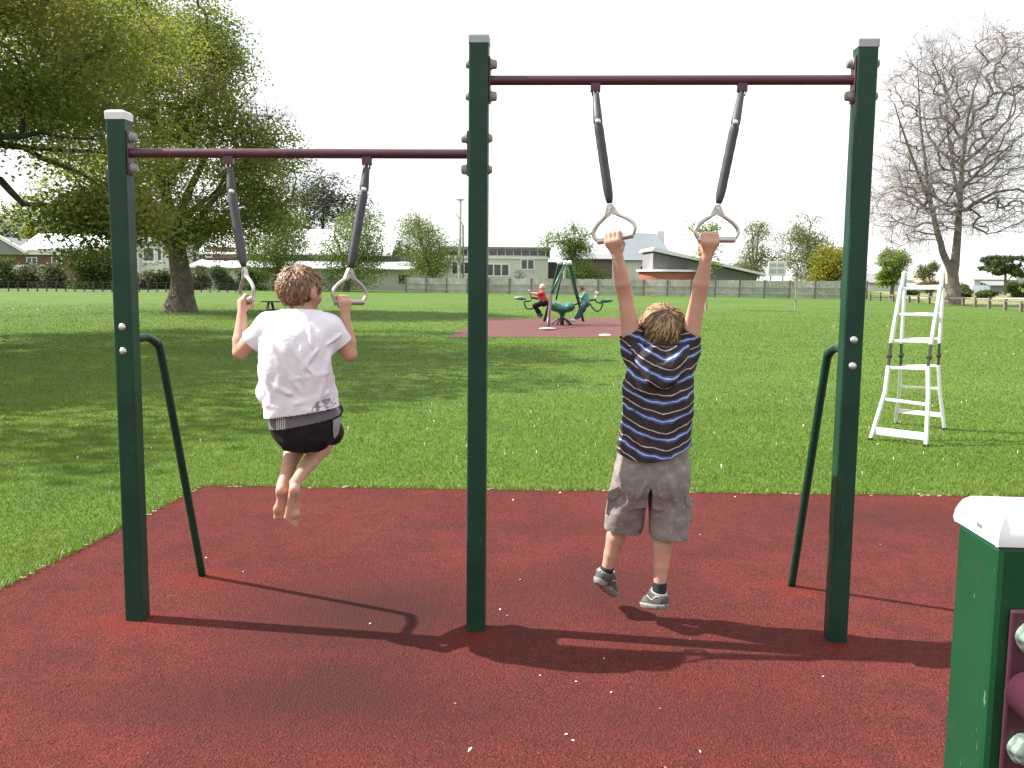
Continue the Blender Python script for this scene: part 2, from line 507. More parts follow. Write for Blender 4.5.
def inpoly(x, y, poly):
    r = np.zeros(len(x), bool); j = len(poly) - 1
    for i in range(len(poly)):
        xi, yi, xj, yj = *poly[i], *poly[j]
        if yi != yj:
            r ^= ((yi > y) != (yj > y)) & (x < (xj - xi) * (y - yi) / (yj - yi) + xi)
        j = i
    return r
# far mat under the seesaw
M_rub2 = mat('far_rubber', (.088, .021, .019), .85, .15, .8, bump=.4, bscale=30)
fm = [G(448, 337.5)[:2], G(626, 337.5)[:2], G(662, 326)[:2], G(640, 318)[:2], G(487, 318.5)[:2]]
fmp = np.vstack([ragged(fm[i], fm[(i + 1) % 5], 16, .06) for i in range(5)])
mb = MB(); mb.prism(np.c_[fmp, np.full(len(fmp), -.02)], (0, 0, .028))
tag(put('far_safety_surface', mb.mesh('far_safety_surface'), M_rub2), kind='structure')
# pale gravel lane and rough verge beyond the low rail fence on the right
M_verge = mat('rough_grass', (.13, .15, .05), .9, .3, .6, bump=.5, bscale=6, tint=(.19, .17, .08))
mb = MB(); mb.prism([(29, 62, .004), (75, 58, .004), (110, 120, .004), (52, 135, .004)], (0, 0, .03))
tag(put('verge', mb.mesh('verge'), M_verge), kind='structure')
M_road = mat('pale_road', (.30, .28, .25), .9, .12, .5)
mb = MB(); mb.prism([(36, 84, .034), (120, 88, .034), (120, 94, .034), (36, 90, .034)], (0, 0, .02))
tag(put('road', mb.mesh('road'), M_road), kind='structure')

# lawn blades, thick near the camera and thinning with distance
def blades(n, d0, d1, wmul, hmul, seed):
    r = np.random.default_rng(seed)
    u = r.uniform(size=n)
    a = .8
    y = (d0 ** a + u * (d1 ** a - d0 ** a)) ** (1 / a)
    x = r.uniform(-1, 1, n) * (.57 * y + .8)
    keep = ~inpoly(x, y, MATPOLY) & ~inpoly(x, y, fmp) & (r.uniform(size=n) < np.clip((d1 - y) / (d1 * .62), 0, 1))
    x, y = x[keep], y[keep]
    n = len(x)
    patch = .5 + .5 * np.sin(x * 2.1 + 1.7 * np.sin(y * 1.3)) * np.sin(y * 2.7 + 1.1 * np.sin(x * 1.9))
    h = (.013 + .022 * r.uniform(size=n) ** 1.5) * (.85 + .3 * patch) * hmul
    wd = .0022 * wmul * (.7 + .6 * r.uniform(size=n)) * np.maximum(1, y / 6)
    th = r.uniform(0, 2 * np.pi, n); le = r.uniform(.1, 1.0, n) * h
    la = r.uniform(0, 2 * np.pi, n)
    base = np.stack([x, y, np.zeros(n)], 1)
    side = np.stack([np.cos(th) * wd, np.sin(th) * wd, np.zeros(n)], 1)
    tip = base + np.stack([np.cos(la) * le, np.sin(la) * le, h], 1)
    mid = base + np.stack([np.cos(la) * le * .35, np.sin(la) * le * .35, h * .6], 1)
    V = np.stack([base - side, base + side, mid + side * .8, tip, mid - side * .8], 1).reshape(-1, 3)
    k = np.arange(n)[:, None] * 5
    q = k + np.array([[0, 1, 2, 4]]); tr = k + np.array([[4, 2, 3]])
    cr = np.clip(.5 * patch + .5 * r.uniform(size=n), 0, 1)
    return V, q, tr, cr
bl = [blades(300000, 4.0, 14, 1.0, 1.0, 1), blades(330000, 5, 52, 1.0, 1.0, 2)]
# a lip of longer grass leaning over the edge of the red surface
r_ = np.random.default_rng(7)
pts = []
for i in range(len(outl)):
    a_, b_ = outl[i], outl[(i + 1) % len(outl)]
    if min(a_[1], b_[1]) < 3.2: continue
    k = max(1, int(np.linalg.norm(b_ - a_) * 240))
    pts.append(a_ + (b_ - a_) * r_.uniform(size=(k, 1)) + r_.normal(size=(k, 2)) * .016)
pts = np.vstack(pts); n = len(pts)
hh = .03 + .03 * r_.uniform(size=n); la = r_.uniform(0, 6.28, n); wd = .0028
base = np.c_[pts, np.full(n, .002)]; sd = np.c_[np.cos(la + 1.5) * wd, np.sin(la + 1.5) * wd, np.zeros(n)]
tip = base + np.c_[np.cos(la) * hh * .6, np.sin(la) * hh * .6, hh]; md = base + np.c_[np.cos(la) * hh * .2, np.sin(la) * hh * .2, hh * .6]
k = np.arange(n)[:, None] * 5
bl.append((np.stack([base - sd, base + sd, md + sd * .8, tip, md - sd * .8], 1).reshape(-1, 3), k + np.array([[0, 1, 2, 4]]), k + np.array([[4, 2, 3]]), r_.uniform(size=n)))
o0 = 0; VV, QQ, TT, RQ = [], [], [], []
for V, q, tr, cr in bl:
    VV.append(V); QQ.append(q + o0); TT.append(tr + o0); RQ.append(cr); o0 += len(V)
cr = np.concatenate(RQ)
M_blade = leafmat('grass_blade', (.077, .138, .015), (.114, .184, .022), (.178, .230, .048), .3)
tag(put('grass', npmesh('grass', np.vstack(VV), [np.vstack(QQ), np.vstack(TT)], np.concatenate([cr, cr])), M_blade),
    'short green lawn grass round the red rubber surface', 'grass', kind='stuff')

# daisies and dropped petals
M_white = mat('petal', (.75, .73, .70), .7, .1)
r_ = np.random.default_rng(5)
mb = MB(); k = 0
cents = [G(*p)[:2] for p in ((60, 308), (890, 437), (870, 434), (505, 455), (460, 420), (800, 470), (740, 455), (900, 330), (980, 372), (930, 352), (560, 440), (100, 455), (830, 395), (430, 385), (712, 392), (660, 388), (985, 400), (960, 455))]
while k < 150:
    cc = cents[r_.integers(len(cents))]
    s_ = .25 + cc[1] * .035
    x, y = cc + r_.normal(size=2) * (s_ * 1.6, s_ * 1.2)
    if inpoly(np.array([x]), np.array([y]), MATPOLY)[0] or y < 4: continue
    sz = r_.uniform(.004, .008) * max(1, y / 11)
    a = r_.uniform(0, 6.28, 1)[0]; tl = r_.normal(size=2) * .25
    poly = [(x + sz * math.cos(a + j * 1.047), y + sz * math.sin(a + j * 1.047), .036 + sz * (tl[0] * math.cos(j * 1.047) + tl[1] * math.sin(j * 1.047))) for j in range(6)]
    mb.add(poly, [range(6)]); mb.add([poly[0], poly[3], (x, y, .0)], [(0, 1, 2)]); k += 1
tag(put('daisies', mb.mesh('daisies'), M_white), 'tiny white daisies scattered through the lawn', 'daisies', kind='stuff')
mb = MB()
spots = [(513, 500), (208, 494), (252, 493), (640, 491), (767, 499), (822, 497), (735, 497), (420, 492), (300, 491), (560, 493),
         (598, 629), (604, 659), (611, 693), (655, 657), (660, 709), (576, 682), (540, 676), (507, 616), (500, 610), (823, 677), (573, 741), (566, 735), (700, 752),
         (200, 514), (206, 558), (243, 572), (370, 624), (455, 704), (395, 737), (72, 565), (150, 536), (30, 596), (665, 768), (470, 750), (610, 580), (700, 535), (755, 540), (880, 545), (330, 660), (390, 590), (690, 640), (520, 580)]
for i, (px, py) in enumerate(spots):
    g = G(px, py, .011); sz = r_.uniform(.003, .008) * (1.5 if py < 505 else 1)
    a = r_.uniform(0, 6.28); ll = r_.uniform(.8, 1.8)
    u = V3(math.cos(a), math.sin(a), r_.uniform(0, .5)) * sz * ll; v = V3(-math.sin(a), math.cos(a), r_.uniform(-.2, .4)) * sz * .6
    g = g + V3(0, 0, .003)
    mb.add([g - u, g - v * .8 - u * .2, g + u - v * .2, g + v + V3(0, 0, sz * .3)], [(0, 1, 2), (0, 2, 3)])
tag(put('fallen_petals', mb.mesh('fallen_petals'), M_white), 'pale petals and scraps lying on the red surface', 'petals', kind='stuff')
# sandy crumbs along the edge between the lawn and the rubber
mb = MB()
for i in range(len(outl)):
    a_, b_ = outl[i], outl[(i + 1) % len(outl)]
    if min(a_[1], b_[1]) < 3.2: continue
    if math.sin(i * .9) + .6 * math.sin(i * .37) + .5 * math.sin(i * 2.3) < .45: continue
    for q in range(r_.integers(1, 6)):
        p = a_ + (b_ - a_) * r_.uniform() + r_.normal(size=2) * .018
        s_ = r_.uniform(.003, .010)
        mb.obox((p[0], p[1], .012), V3(s_ * 1.6, s_ * .4, 0), V3(-.3 * s_, s_, .1 * s_), V3(0, 0, s_ * .35))
tag(put('edge_grit', mb.mesh('edge_grit'), mat('grit', (.30, .22, .15), .9, .3, 30)), 'sandy grit along the edge of the red surface', 'grit', kind='stuff')
# ------------------------------------------------------------------ the ring frame
M_green = mat('dark_green_paint', (.006, .036, .021), .42, .25, 5, spec=.28, wear=((.06, .12, .09), 95, .5), tint=(.010, .034, .024), tscale=14, bump=.05, bscale=220, bdist=.001)
M_greenn = mat('green_paint', (.006, .050, .020), .45, .16, 4, spec=.22, wear=((.12, .24, .16), 150, .7), tint=(.010, .050, .024), tscale=20, bump=.06, bscale=260, bdist=.001)
M_plum = mat('plum_paint', (.066, .018, .034), .36, .2, 8, spec=.45, wear=((.20, .13, .15), 110, .5))
M_alu = mat('brushed_alloy', (.46, .43, .42), .42, .12, 30, metal=.75)
M_steel = mat('zinc_steel', (.55, .55, .55), .35, .1, 40, metal=.85)
M_nut = mat('pale_nut_cover', (.21, .235, .22), .55, .15, 40)
M_capw = mat('white_cap', (.66, .66, .70), .5, .05, 6)
M_capg = mat('grey_cap', (.34, .35, .38), .5, .1, 10)
M_rubb = mat('black_sleeve', (.045, .041, .056), .55, .25, 12, bump=.2, bscale=90, bdist=.002)
BL, BM_, BR = G(138, 620), G(475, 635), G(835, 641)
EX = unit(np.append((BR - BL)[:2], 0)); EY = V3(-EX[1], EX[0], 0); EZ = V3(0, 0, 1)
# straighten: the three posts stand on one line
for q in ('BL', 'BM_', 'BR'):
    g = globals()[q]; s_ = (g - BL).dot(EX); globals()[q] = BL + EX * s_
PW = .0415
LB = lambda x, y, z: EX * x + EY * y + EZ * z
def hz(px, py, base):           # height of a pixel on a post
    return P(px, py, base[1])[2]
frame = thing('ring_frame', BM_, 'dark green three post frame with two plum crossbars on the red surface', 'play frame')
HT = {}
for tagn, base, pxt, pyt, capm in (('L', BL, 117, 114, M_capw), ('M', BM_, 479, 38, M_capg), ('R', BR, 867, 42, M_capg)):
    h = hz(pxt, pyt, base); HT[tagn] = h
    mb = MB(); mb.obox(base + EZ * (h / 2 - .03), EX * PW, EY * PW, EZ * (h / 2 + .03))
    post = part('post', mb, M_green, frame, bevel=.007)
    mb = MB()
    rings_ = [(PW + .002, h - .028), (PW + .003, h + .003), (PW - .004, h + .010), (PW * .55, h + .014)]
    V = []
    for r_h, z in rings_: V += [base + LB(sx * r_h, sy * r_h, z) for sx, sy in ((-1, -1), (1, -1), (1, 1), (-1, 1))]
    mb.add(V, [(i * 4 + j, i * 4 + (j + 1) % 4, i * 4 + 4 + (j + 1) % 4, i * 4 + 4 + j) for i in range(3) for j in range(4)] + [(12, 13, 14, 15)])
    part('cap', mb, capm, post, bevel=.003)
    HT[tagn + 'o'] = post
def nut(c, ax, parent, r=.018, L=.024, m=None, name='bolt_head'):
    mb = MB(); mb.lathe(c, ax, [(r * 1.15, 0), (r * 1.18, .004), (r, .006), (r * .95, L * .8), (r * .75, L), (r * .2, L * 1.06)], 12)
    part(name, mb, m or M_nut, parent, smooth=True).modifiers.new('e', 'EDGE_SPLIT').split_angle = rad(40)
zr = (hz(479, 77.5, BM_) + hz(867, 83, BR)) / 2
zl = (hz(117, 156, BL) + hz(479, 151, BM_)) / 2
for z, b0, b1, k0, k1 in ((zl, BL, BM_, 'L', 'M'), (zr, BM_, BR, 'M', 'R')):
    mb = MB(); a_, c_ = b0 + EX * (PW + .006) + EZ * z, b1 - EX * (PW + .006) + EZ * z
    mb.tube([a_, c_], .0205, 20)
    bar = part('crossbar', mb, M_plum, frame, smooth=True); bar.modifiers.new('e', 'EDGE_SPLIT').split_angle = rad(50)
    for b_, sx, kk in ((b0, 1, k0), (b1, -1, k1)):
        mb = MB(); mb.obox(b_ + LB(sx * (PW + .004), 0, z), EX * .0035, EY * .032, EZ * .095)
        part('flange', mb, M_plum, bar, bevel=.004)
        for dz in (-.066, .066):
            nut(b_ + LB(sx * (PW + .0075), 0, z + dz), EX * sx, HT[kk + 'o'], .021, .026)
            nut(b_ + LB(-sx * (PW + .0005), 0, z + dz), -EX * sx, HT[kk + 'o'], .017, .016)
# back braces: bent tube from the post down to the surface behind
for b_, top_px, foot_px, kk, bolts in ((BL, (150, 338), (203, 577), 'L', ((121, 327), (121, 351))), (BR, (830, 349), (791, 587), 'R', ((850, 340), (850, 366)))):
    foot = G(*foot_px); z0 = hz(*top_px, b_ + V3(0, .1, 0))
    a_ = b_ + LB(0, PW - .002, z0)
    dx = foot[:2] - a_[:2]
    p2 = np.append(a_[:2] + dx * .22, z0 - .002)
    p3 = np.append(a_[:2] + dx * .42, z0 - .10)
    pts = spline([a_, a_ + (p2 - a_) * .55, p2, np.append(a_[:2] + dx * .35, z0 - .035), p3, (p3 + foot) / 2, foot - V3(0, 0, .02)], 8)
    mb = MB(); mb.tube(pts, .0195, 14)
    part('brace', mb, M_green, frame, smooth=True)
    for px, py in bolts:
        c_ = b_ + LB(0, -(PW + .0005), 0); c_[2] = hz(px, py, b_ - EY * PW)
        nut(c_, -EY, HT[kk + 'o'], .014, .011, M_steel)

# ------------------------------------------------------------------ hanging rings
def ring(apex, wdir, ddir, pivot, knee, label, low=False):
    """strap in two padded lengths from the bar, alloy ring below; returns a function giving points along the grip"""
    wdir = unit(wdir); ddir = unit(np.asarray(ddir) - wdir * np.dot(ddir, wdir)); nrm = np.cross(wdir, ddir)
    root = thing('hanging_ring', pivot, label, 'hand ring', 'hand rings hanging from the crossbars')
    mb = MB()
    mb.obox(pivot + EZ * .004, EX * .021, EY * .016, EZ * .019)
    mb.obox(pivot + EZ * -.02, EX * .016, EY * .004, EZ * .012)
    part('hanger', mb, M_plum, root, bevel=.004)
    mb = MB(); mb.tube(spline([pivot + V3(0, -.010, -.004), pivot + V3(.009, -.012, -.02), pivot + V3(0, -.012, -.034), pivot + V3(-.009, -.012, -.02)], 4, True), .0035, 6)
    part('shackle', mb, M_steel, root, smooth=True)
    s0 = pivot + unit(knee - pivot) * .028
    s1 = apex + unit(knee - apex) * .02
    mb = MB()
    d1 = knee - s0
    mb.tube([s0, s0 + d1 * .06, s0 + d1 * .3, s0 + d1 * .8, knee, knee + d1 * .08], [.010, .015, .016, .0195, .020, .012], 12)
    st = part('strap', mb, M_rubb, root, smooth=True)
    mb = MB(); d2 = s1 - knee
    n_ = 18; pts = [knee - unit(d2) * .012 + (d2 + unit(d2) * .012) * i / n_ for i in range(n_ + 1)]
    rr = [.012, .0175] + [.0195 + .0006 * math.sin(i * 2.2) for i in range(n_ - 4)] + [.0185, .016, .011]
    mb.tube(pts, rr, 12)
    part('strap', mb, M_rubb, root, smooth=True)
    mb = MB(); tc_ = unit(V3(0, 0, EYE) - knee); tc_[2] *= .2; tc_ = unit(tc_)
    mb.lathe(knee + tc_ * .016, tc_, [(.012, 0), (.0125, .004), (.010, .008), (.004, .011)], 12)
    part('joint_bolt', mb, M_steel, st, smooth=True)
    L = lambda x, z: apex + wdir * x + ddir * z
    outlp = [L(0, .012), L(.016, .024), L(.040, .040), L(.066, .058), L(.086, .080), L(.090, .098), L(.084, .113), L(.074, .1275)]
    left = [L(-q, z) for q, z in ((.016, .024), (.040, .040), (.066, .058), (.086, .080), (.090, .098), (.084, .113), (.074, .1275))]
    mb = MB()
    mb.tube(spline(left[::-1] + outlp, 5), .0082, 10)
    tri = [L(-.010, -.016), L(.010, -.016), L(.034, .034), L(.020, .036), L(0, .026), L(-.020, .036), L(-.034, .034)]
    mb.prism(np.array(tri) - nrm * .007, nrm * .014)
    fr = part('ring_loop', mb, M_alu, root, smooth=True); fr.modifiers.new('e', 'EDGE_SPLIT').split_angle = rad(40)
    mb = MB(); mb.tube([L(-.079, .1285), L(-.072, .1285), L(.072, .1285), L(.079, .1285)], [.0105, .0128, .0128, .0105], 14)
    part('grip', mb, M_alu, root, smooth=True).modifiers.new('e', 'EDGE_SPLIT').split_angle = rad(40)
    mb = MB(); mb.lathe(apex - nrm * .012, nrm, [(.007, 0), (.007, .024)], 10)
    part('pin', mb, M_steel, root)
    return lambda x: L(x, .1285), wdir
def bary(x):                       # y of the bar line at x
    return BL[1] + (x - BL[0]) * EX[1] / EX[0]
def barpt(px, py, z):              # point under a crossbar
    D = 4.0
    for _ in range(6): D = bary(P(px, py, D)[0])
    p = P(px, py, D); p[2] = z - .034
    return p
R1 = ring(P(244.5, 271, 4.02), (.10, -.145, .030), (.01, .02, -1), barpt(229, 163, zl), P(231.5, 192, 4.08), 'ring turned edge-on beside the white shirt boy\'s left ear')
R2 = ring(P(350, 272, 4.00), (.118, .135, -.006), (-.03, -.02, -1), barpt(367, 157, zl), P(364, 190, 4.05), 'ring gripped beside the right ear of the boy in white')
R3 = ring(P(610.5, 208, 3.93), (.152, -.06, .030), (.05, .0, -1), barpt(595.5, 88, zr), P(598, 122, 3.94), 'ring in the striped boy\'s left fist, nearest the middle post')
R4 = ring(P(717.5, 208.5, 3.91), (1, .05, 0), (0, 0, -1), barpt(742, 91, zr), P(735.5, 123, 3.90), 'ring in the striped boy\'s right fist, nearest the right post')

# ------------------------------------------------------------------ near post with a low bar, cut by the frame edge
c0 = P(998.2, 545, .95); NW = .0505
nb = c0 + EX * NW + EY * NW; nb[2] = 0; nh = c0[2]
npost = thing('bar_post', nb, 'bright green post with white cap and plum flange, close to the camera', 'post')
mb = MB(); mb.obox(nb + EZ * (nh / 2 - .03), EX * NW, EY * NW, EZ * (nh / 2 + .03))
pp = part('post', mb, M_greenn, npost, bevel=.007)
mb = MB(); V = []
prof = [(NW + .003, -.002), (NW + .0045, .004), (NW + .003, .014), (NW + .0005, .021), (NW * .955, .0265), (NW * .86, .0305), (NW * .62, .0335), (NW * .2, .0350)]
for r_h, z in prof:
    ch = .35 if z < .02 else .45
    for sx, sy in ((-1, -1), (1, -1), (1, 1), (-1, 1)):
        for q in (0, 1):
            fx = 1 - (.12 * ch if (q == 0) == (sx * sy > 0) else 0); fy = 1 - (.12 * ch if (q == 1) == (sx * sy > 0) else 0)
            V.append(nb + LB(sx * r_h * fx, sy * r_h * fy, nh + z))
mb.add(V, [(i * 8 + j, i * 8 + (j + 1) % 8, i * 8 + 8 + (j + 1) % 8, i * 8 + 8 + j) for i in range(7) for j in range(8)] + [tuple(range(56, 64))])
cp = part('cap', mb, mat('white_plastic', (.74, .73, .78), .42, .04, 12, spec=.5, bump=.04, bscale=120, bdist=.001), npost, smooth=True)
cp.modifiers.new('e', 'EDGE_SPLIT').split_angle = rad(32)
mb = MB(); mb.lathe(nb + LB(-NW - .0035, -.012, nh + .012), -EX, [(.0034, 0), (.0030, .0014), (.0012, .0016)], 8)
part('screw', mb, M_steel, cp)
zf = hz(1012, 690, nb - EY * NW)
mb = MB(); mb.obox(nb + LB(.003, -NW - .0035, zf), EX * .0375, EY * .003, EZ * .090)
fl = part('flange', mb, M_plum, npost, bevel=.008)
mb = MB(); mb.tube([nb + LB(-.010, -NW - .007, zf), nb + LB(-.010, -NW - 1.25, zf)], .0255, 24)
part('crossbar', mb, M_plum, npost, smooth=True)
M_nutg = mat('pale_green_nut', (.16, .215, .18), .5, .1, 40)
for dz in (-.062, .062):
    mb = MB(); n_ = 36
    prf = [(.0175, 0), (.0175, .003), (.0145, .005), (.0135, .013), (.009, .016)]
    V = []
    for i, (r_h, z) in enumerate(prf):
        V += [nb + LB(-.012 + r_h * (1 + .085 * math.cos(j * 2 * math.pi / 6) * (i >= 1)) * math.cos(j * 2 * math.pi / n_), -NW - .0065 - z, zf + dz + r_h * (1 + .085 * math.cos(j * 2 * math.pi / 6) * (i >= 1)) * math.sin(j * 2 * math.pi / n_)) for j in range(n_)]
    mb.add(V, [(i * n_ + j, i * n_ + (j + 1) % n_, (i + 1) * n_ + (j + 1) % n_, (i + 1) * n_ + j) for i in range(4) for j in range(n_)] + [tuple(range(4 * n_, 5 * n_))])
    part('nut_cover', mb, M_nutg, fl, smooth=True).modifiers.new('e', 'EDGE_SPLIT').split_angle = rad(45)

# ------------------------------------------------------------------ folding ladder standing on the lawn
M_lad = mat('bare_aluminium', (.68, .69, .71), .45, .08, 20, metal=.25)
M_hinge = mat('black_hinge', (.02, .02, .022), .4, .2, 30)
FL, FR = G(870.5, 440), G(926, 446.5); KL, KR = G(895.5, 423.5), G(944.5, 430)
lad = thing('folding_ladder', (FL + FR + KL + KR) / 4, 'white aluminium folding ladder standing open on the lawn', 'ladder')
Df, Dk = (FL[1] + FR[1]) / 2 + .25, (KL[1] + KR[1]) / 2 - .18
tFL, tFR = P(901.5, 285.5, Df + .14), P(941.0, 285.5, Df - .02)
tKL, tKR = P(905, 284.5, Dk - .0), P(943.5, 283.5, Dk - .12)
mFL, mFR = P(891, 343, Df + .1), P(931, 344.5, Df - .1)       # lower end of the upper front section
nFL, nFR = P(888.5, 366, Df + .06), P(928, 367, Df - .15)     # upper end of the lower front section
mKL, mKR = P(901.5, 343, Dk + .05), P(939.5, 343, Dk - .1)
nKL, nKR = P(901, 365, Dk + .06), P(938.5, 365, Dk - .1)
sd = unit(FR - FL)
def rail(pts, w_, d_):
    mb = MB()
    for i in range(len(pts) - 1): mb.bar(pts[i], pts[i + 1] + unit(np.array(pts[i + 1]) - pts[i]) * .004, w_, d_, sd)
    return mb
bend = lambda a, b, k: a + (b - a) * k
def rungs(a0, a1, b0, b1, ks, w_, parent):
    for k in ks:
        mb = MB(); mb.bar(bend(a0, a1, k), bend(b0, b1, k), w_, .035, (0, 0, 1)); part('rung', mb, M_lad, parent, bevel=.004)
up = part('rail', rail([tFL, mFL], .028, .06), M_lad, lad, bevel=.004); rungs(tFL, mFL, tFR, mFR, (.05, .5, .96), .028, lad)
part('rail', rail([tFR, mFR], .028, .06), M_lad, lad, bevel=.004)
bFL = bend(nFL, FL, .36) - sd * -.03; bFR = bend(nFR, FR, .4) + sd * .01
part('rail', rail([nFL, bFL, FL], .030, .06), M_lad, lad, bevel=.004)
part('rail', rail([nFR, bFR, FR], .030, .06), M_lad, lad, bevel=.004)
rungs(nFL, bFL, nFR, bFR, (.06,), .030, lad)
rungs(bFL, FL, bFR, FR, (.13,), .030, lad)
mb = MB(); mb.bar(bend(bFL, FL, .80) - sd * .01, bend(bFR, FR, .80), .075, .028, (0, 0, 1)); part('stabiliser', mb, M_lad, lad, bevel=.004)
for a_, b_ in ((mFL, nFL), (mFR, nFR), (mKL, nKL), (mKR, nKR)):
    mb = MB(); mb.bar(a_ - (b_ - a_) * .1, b_ + (b_ - a_) * .1, .018, .045, sd)
    mb.lathe((a_ * .45 + b_ * .55) - sd * .02, sd, [(.026, 0), (.028, .006), (.028, .034), (.026, .04)], 12)
    part('hinge', mb, M_hinge, lad)
part('rail', rail([tKL, mKL], .026, .055), M_lad, lad, bevel=.004); part('rail', rail([tKR, mKR], .026, .055), M_lad, lad, bevel=.004)
rungs(tKL, mKL, tKR, mKR, (.04, .5, .93), .026, lad)
bKL, bKR = bend(nKL, KL, .4) + sd * .008, bend(nKR, KR, .4) - sd * .012
part('rail', rail([nKL, bKL, KL], .026, .055), M_lad, lad, bevel=.004); part('rail', rail([nKR, bKR, KR], .026, .055), M_lad, lad, bevel=.004)
rungs(nKL, bKL, nKR, bKR, (.04, .9), .026, lad)
mb = MB(); mb.bar(bend(bKL, KL, .62), bend(bKR, KR, .62), .05, .028, (0, 0, 1)); part('stabiliser', mb, M_lad, lad, bevel=.004)
for a_, b_ in ((tFL, tKL), (tFR, tKR)):
    mid = (a_ + b_) / 2 + V3(0, 0, .13)
    mb = MB(); mb.tube(spline([a_ - V3(0, 0, .04), a_ + (mid - a_) * .6, mid + V3(0, 0, .0), b_ + (mid - b_) * .6, b_ - V3(0, 0, .04)], 6), .019, 10)
    part('hinge_loop', mb, M_steel, lad, smooth=True)
for p_ in (FL, FR, KL, KR):
    mb = MB(); mb.obox(p_ + V3(0, 0, .012), sd * .018, V3(-sd[1], sd[0], 0) * .034, V3(0, 0, .014)); part('rubber_foot', mb, M_hinge, lad)
# ------------------------------------------------------------------ the two boys
M_skin = mat('skin', (.47, .268, .200), .5, .06, 14, spec=.35, sss=.12, tint=(.50, .235, .175), tscale=22, bump=.05, bscale=300, bdist=.001)
M_eye = mat('eye_white', (.7, .68, .66), .2, .03, 10)

def hairmat(name, dark, mid, light):
    m, t, out = nt(name)
    b = N(t, 'ShaderNodeBsdfPrincipled', Roughness=.48); b.inputs['Specular IOR Level'].default_value = .45
    at = N(t, 'ShaderNodeAttribute', attribute_name='rnd')
    n = noise(t, objco(t), 38, 4, .6)
    f = mathn(t, 'ADD', mathn(t, 'MULTIPLY', at.outputs['Fac'], .75), mathn(t, 'MULTIPLY_ADD', n, .9, -.25))
    t.links.new(ramp(t, f, [(.15, dark), (.5, mid), (.9, light)]), b.inputs['Base Color'])
    t.links.new(bumpn(t, noise(t, objco(t), 160, 3), .4, .003), b.inputs['Normal'])
    t.links.new(b.outputs[0], out.inputs[0]); MATS[name] = m
    return m
M_hair1 = hairmat('brown_hair', (.055, .025, .013), (.160, .076, .041), (.30, .165, .092))
M_hair2 = hairmat('blond_brown_hair', (.030, .016, .008), (.145, .080, .038), (.42, .27, .135))

def fist(B, c, bdir, adir, ndir, thumb, s=.9, wrist=None):
    """hand closed round a bar: c on the bar's axis, bdir along it, adir towards the forearm, ndir out of the back of the hand"""
    b = unit(bdir); a = unit(np.asarray(adir) - b * np.dot(adir, b)); n = np.cross(a, b)
    if n.dot(ndir) < 0: n = -n
    br = .013
    q = lambda u, v, w: c + (b * u + a * v + n * w) * s
    wr = wrist if wrist is not None else q(0, .085, .012)
    offs = (-.0275, -.0092, .0092, .0265)
    lens = (.92, 1.0, .98, .84) if thumb < 0 else (.84, .98, 1.0, .92)
    for o in offs:                                          # back of the hand
        B.cap(wr * .8 + q(o * .55, .05, .016) * .2, q(o, .004, .0255), .0155 * s, .0125 * s, .012)
    B.cap(q(-.022, .012, .022), q(.022, .012, .022), .0125 * s, .0125 * s, .012)
    for o, l in zip(offs, lens):
        k0 = q(o, .000, .0265); k1 = q(o * 1.02, -.0255 * l, .0135); k2 = q(o * 1.0, -.0245 * l, -.0105); k3 = q(o * .98, -.004, -.0235 * l); k4 = q(o * .95, .012, -.0185)
        B.chain([k0, k1, k2, k3, k4], [.0098 * s, .0090 * s, .0086 * s, .0080 * s, .0070 * s], .0022)
    th = thumb
    B.chain([q(th * .022, .052, .010), q(th * .033, .030, -.006), q(th * .024, .020, -.024), q(th * .004, .019, -.0315)], [.0125 * s, .0105 * s, .0092 * s, .0078 * s], .004)
    return wr

def head(B, c, f, up, neck):
    f = unit(f); up = unit(np.asarray(up) - f * np.dot(up, f)); r = np.cross(f, up)
    ax = (r, f, up)
    L = lambda x, y, z: c + r * x + f * y + up * z
    B.cap(neck, L(0, -.018, -.045), .044, .040, .02)
    B.ell(L(0, -.006, .012), (.0735, .088, .078), .02, ax)
    B.ell(L(0, .026, -.042), (.054, .062, .056), .03, ax)
    B.cap(L(-.018, .068, -.078), L(.018, .068, -.078), .016, .016, .02)       # chin
    B.ell(L(0, .084, -.006), (.045, .016, .012), .018, ax)                     # brow
    B.cap(L(0, .088, -.004), L(0, .104, -.033), .007, .0105, .012)             # nose
    B.cap(L(-.009, .096, -.036), L(.009, .096, -.036), .006, .006, .006)
    for s_ in (-1, 1):
        B.ell(L(s_ * .030, .096, -.012), (.0145, .012, .009), .004, ax, sub=True)
        B.ell(L(s_ * .034, .068, -.036), (.022, .020, .020), .02, ax)
        B.ell(L(s_ * .083, -.016, -.016), (.0105, .0195, .031), .005, ax)    # ear
        B.ell(L(s_ * .093, -.010, -.012), (.004, .008, .014), .003, ax, sub=True)
    B.cap(L(-.016, .090, -.055), L(.016, .090, -.055), .006, .006, .006)       # lips
    B.cap(L(-.013, .089, -.063), L(.013, .089, -.063), .0065, .0065, .006)
    return L, ax

def limb(B, a, b, ra, rm, rb, k=.006, bulge=.35):
    m = a + (b - a) * bulge
    B.chain([a, m, b], [ra, rm, rb], k)

def eyes(L, person):
    for s_ in (-1, 1):
        mb = MB(); c = L(s_ * .030, .080, -.011)
        mb.lathe(c - (L(0, 1, 0) - L(0, 0, 0)) * .010, L(0, 1, 0) - L(0, 0, 0), [(.010 * math.sin(i * math.pi / 8), .010 - .010 * math.cos(i * math.pi / 8)) for i in range(9)], 12)
        part('eye', mb, M_eye, person, smooth=True)

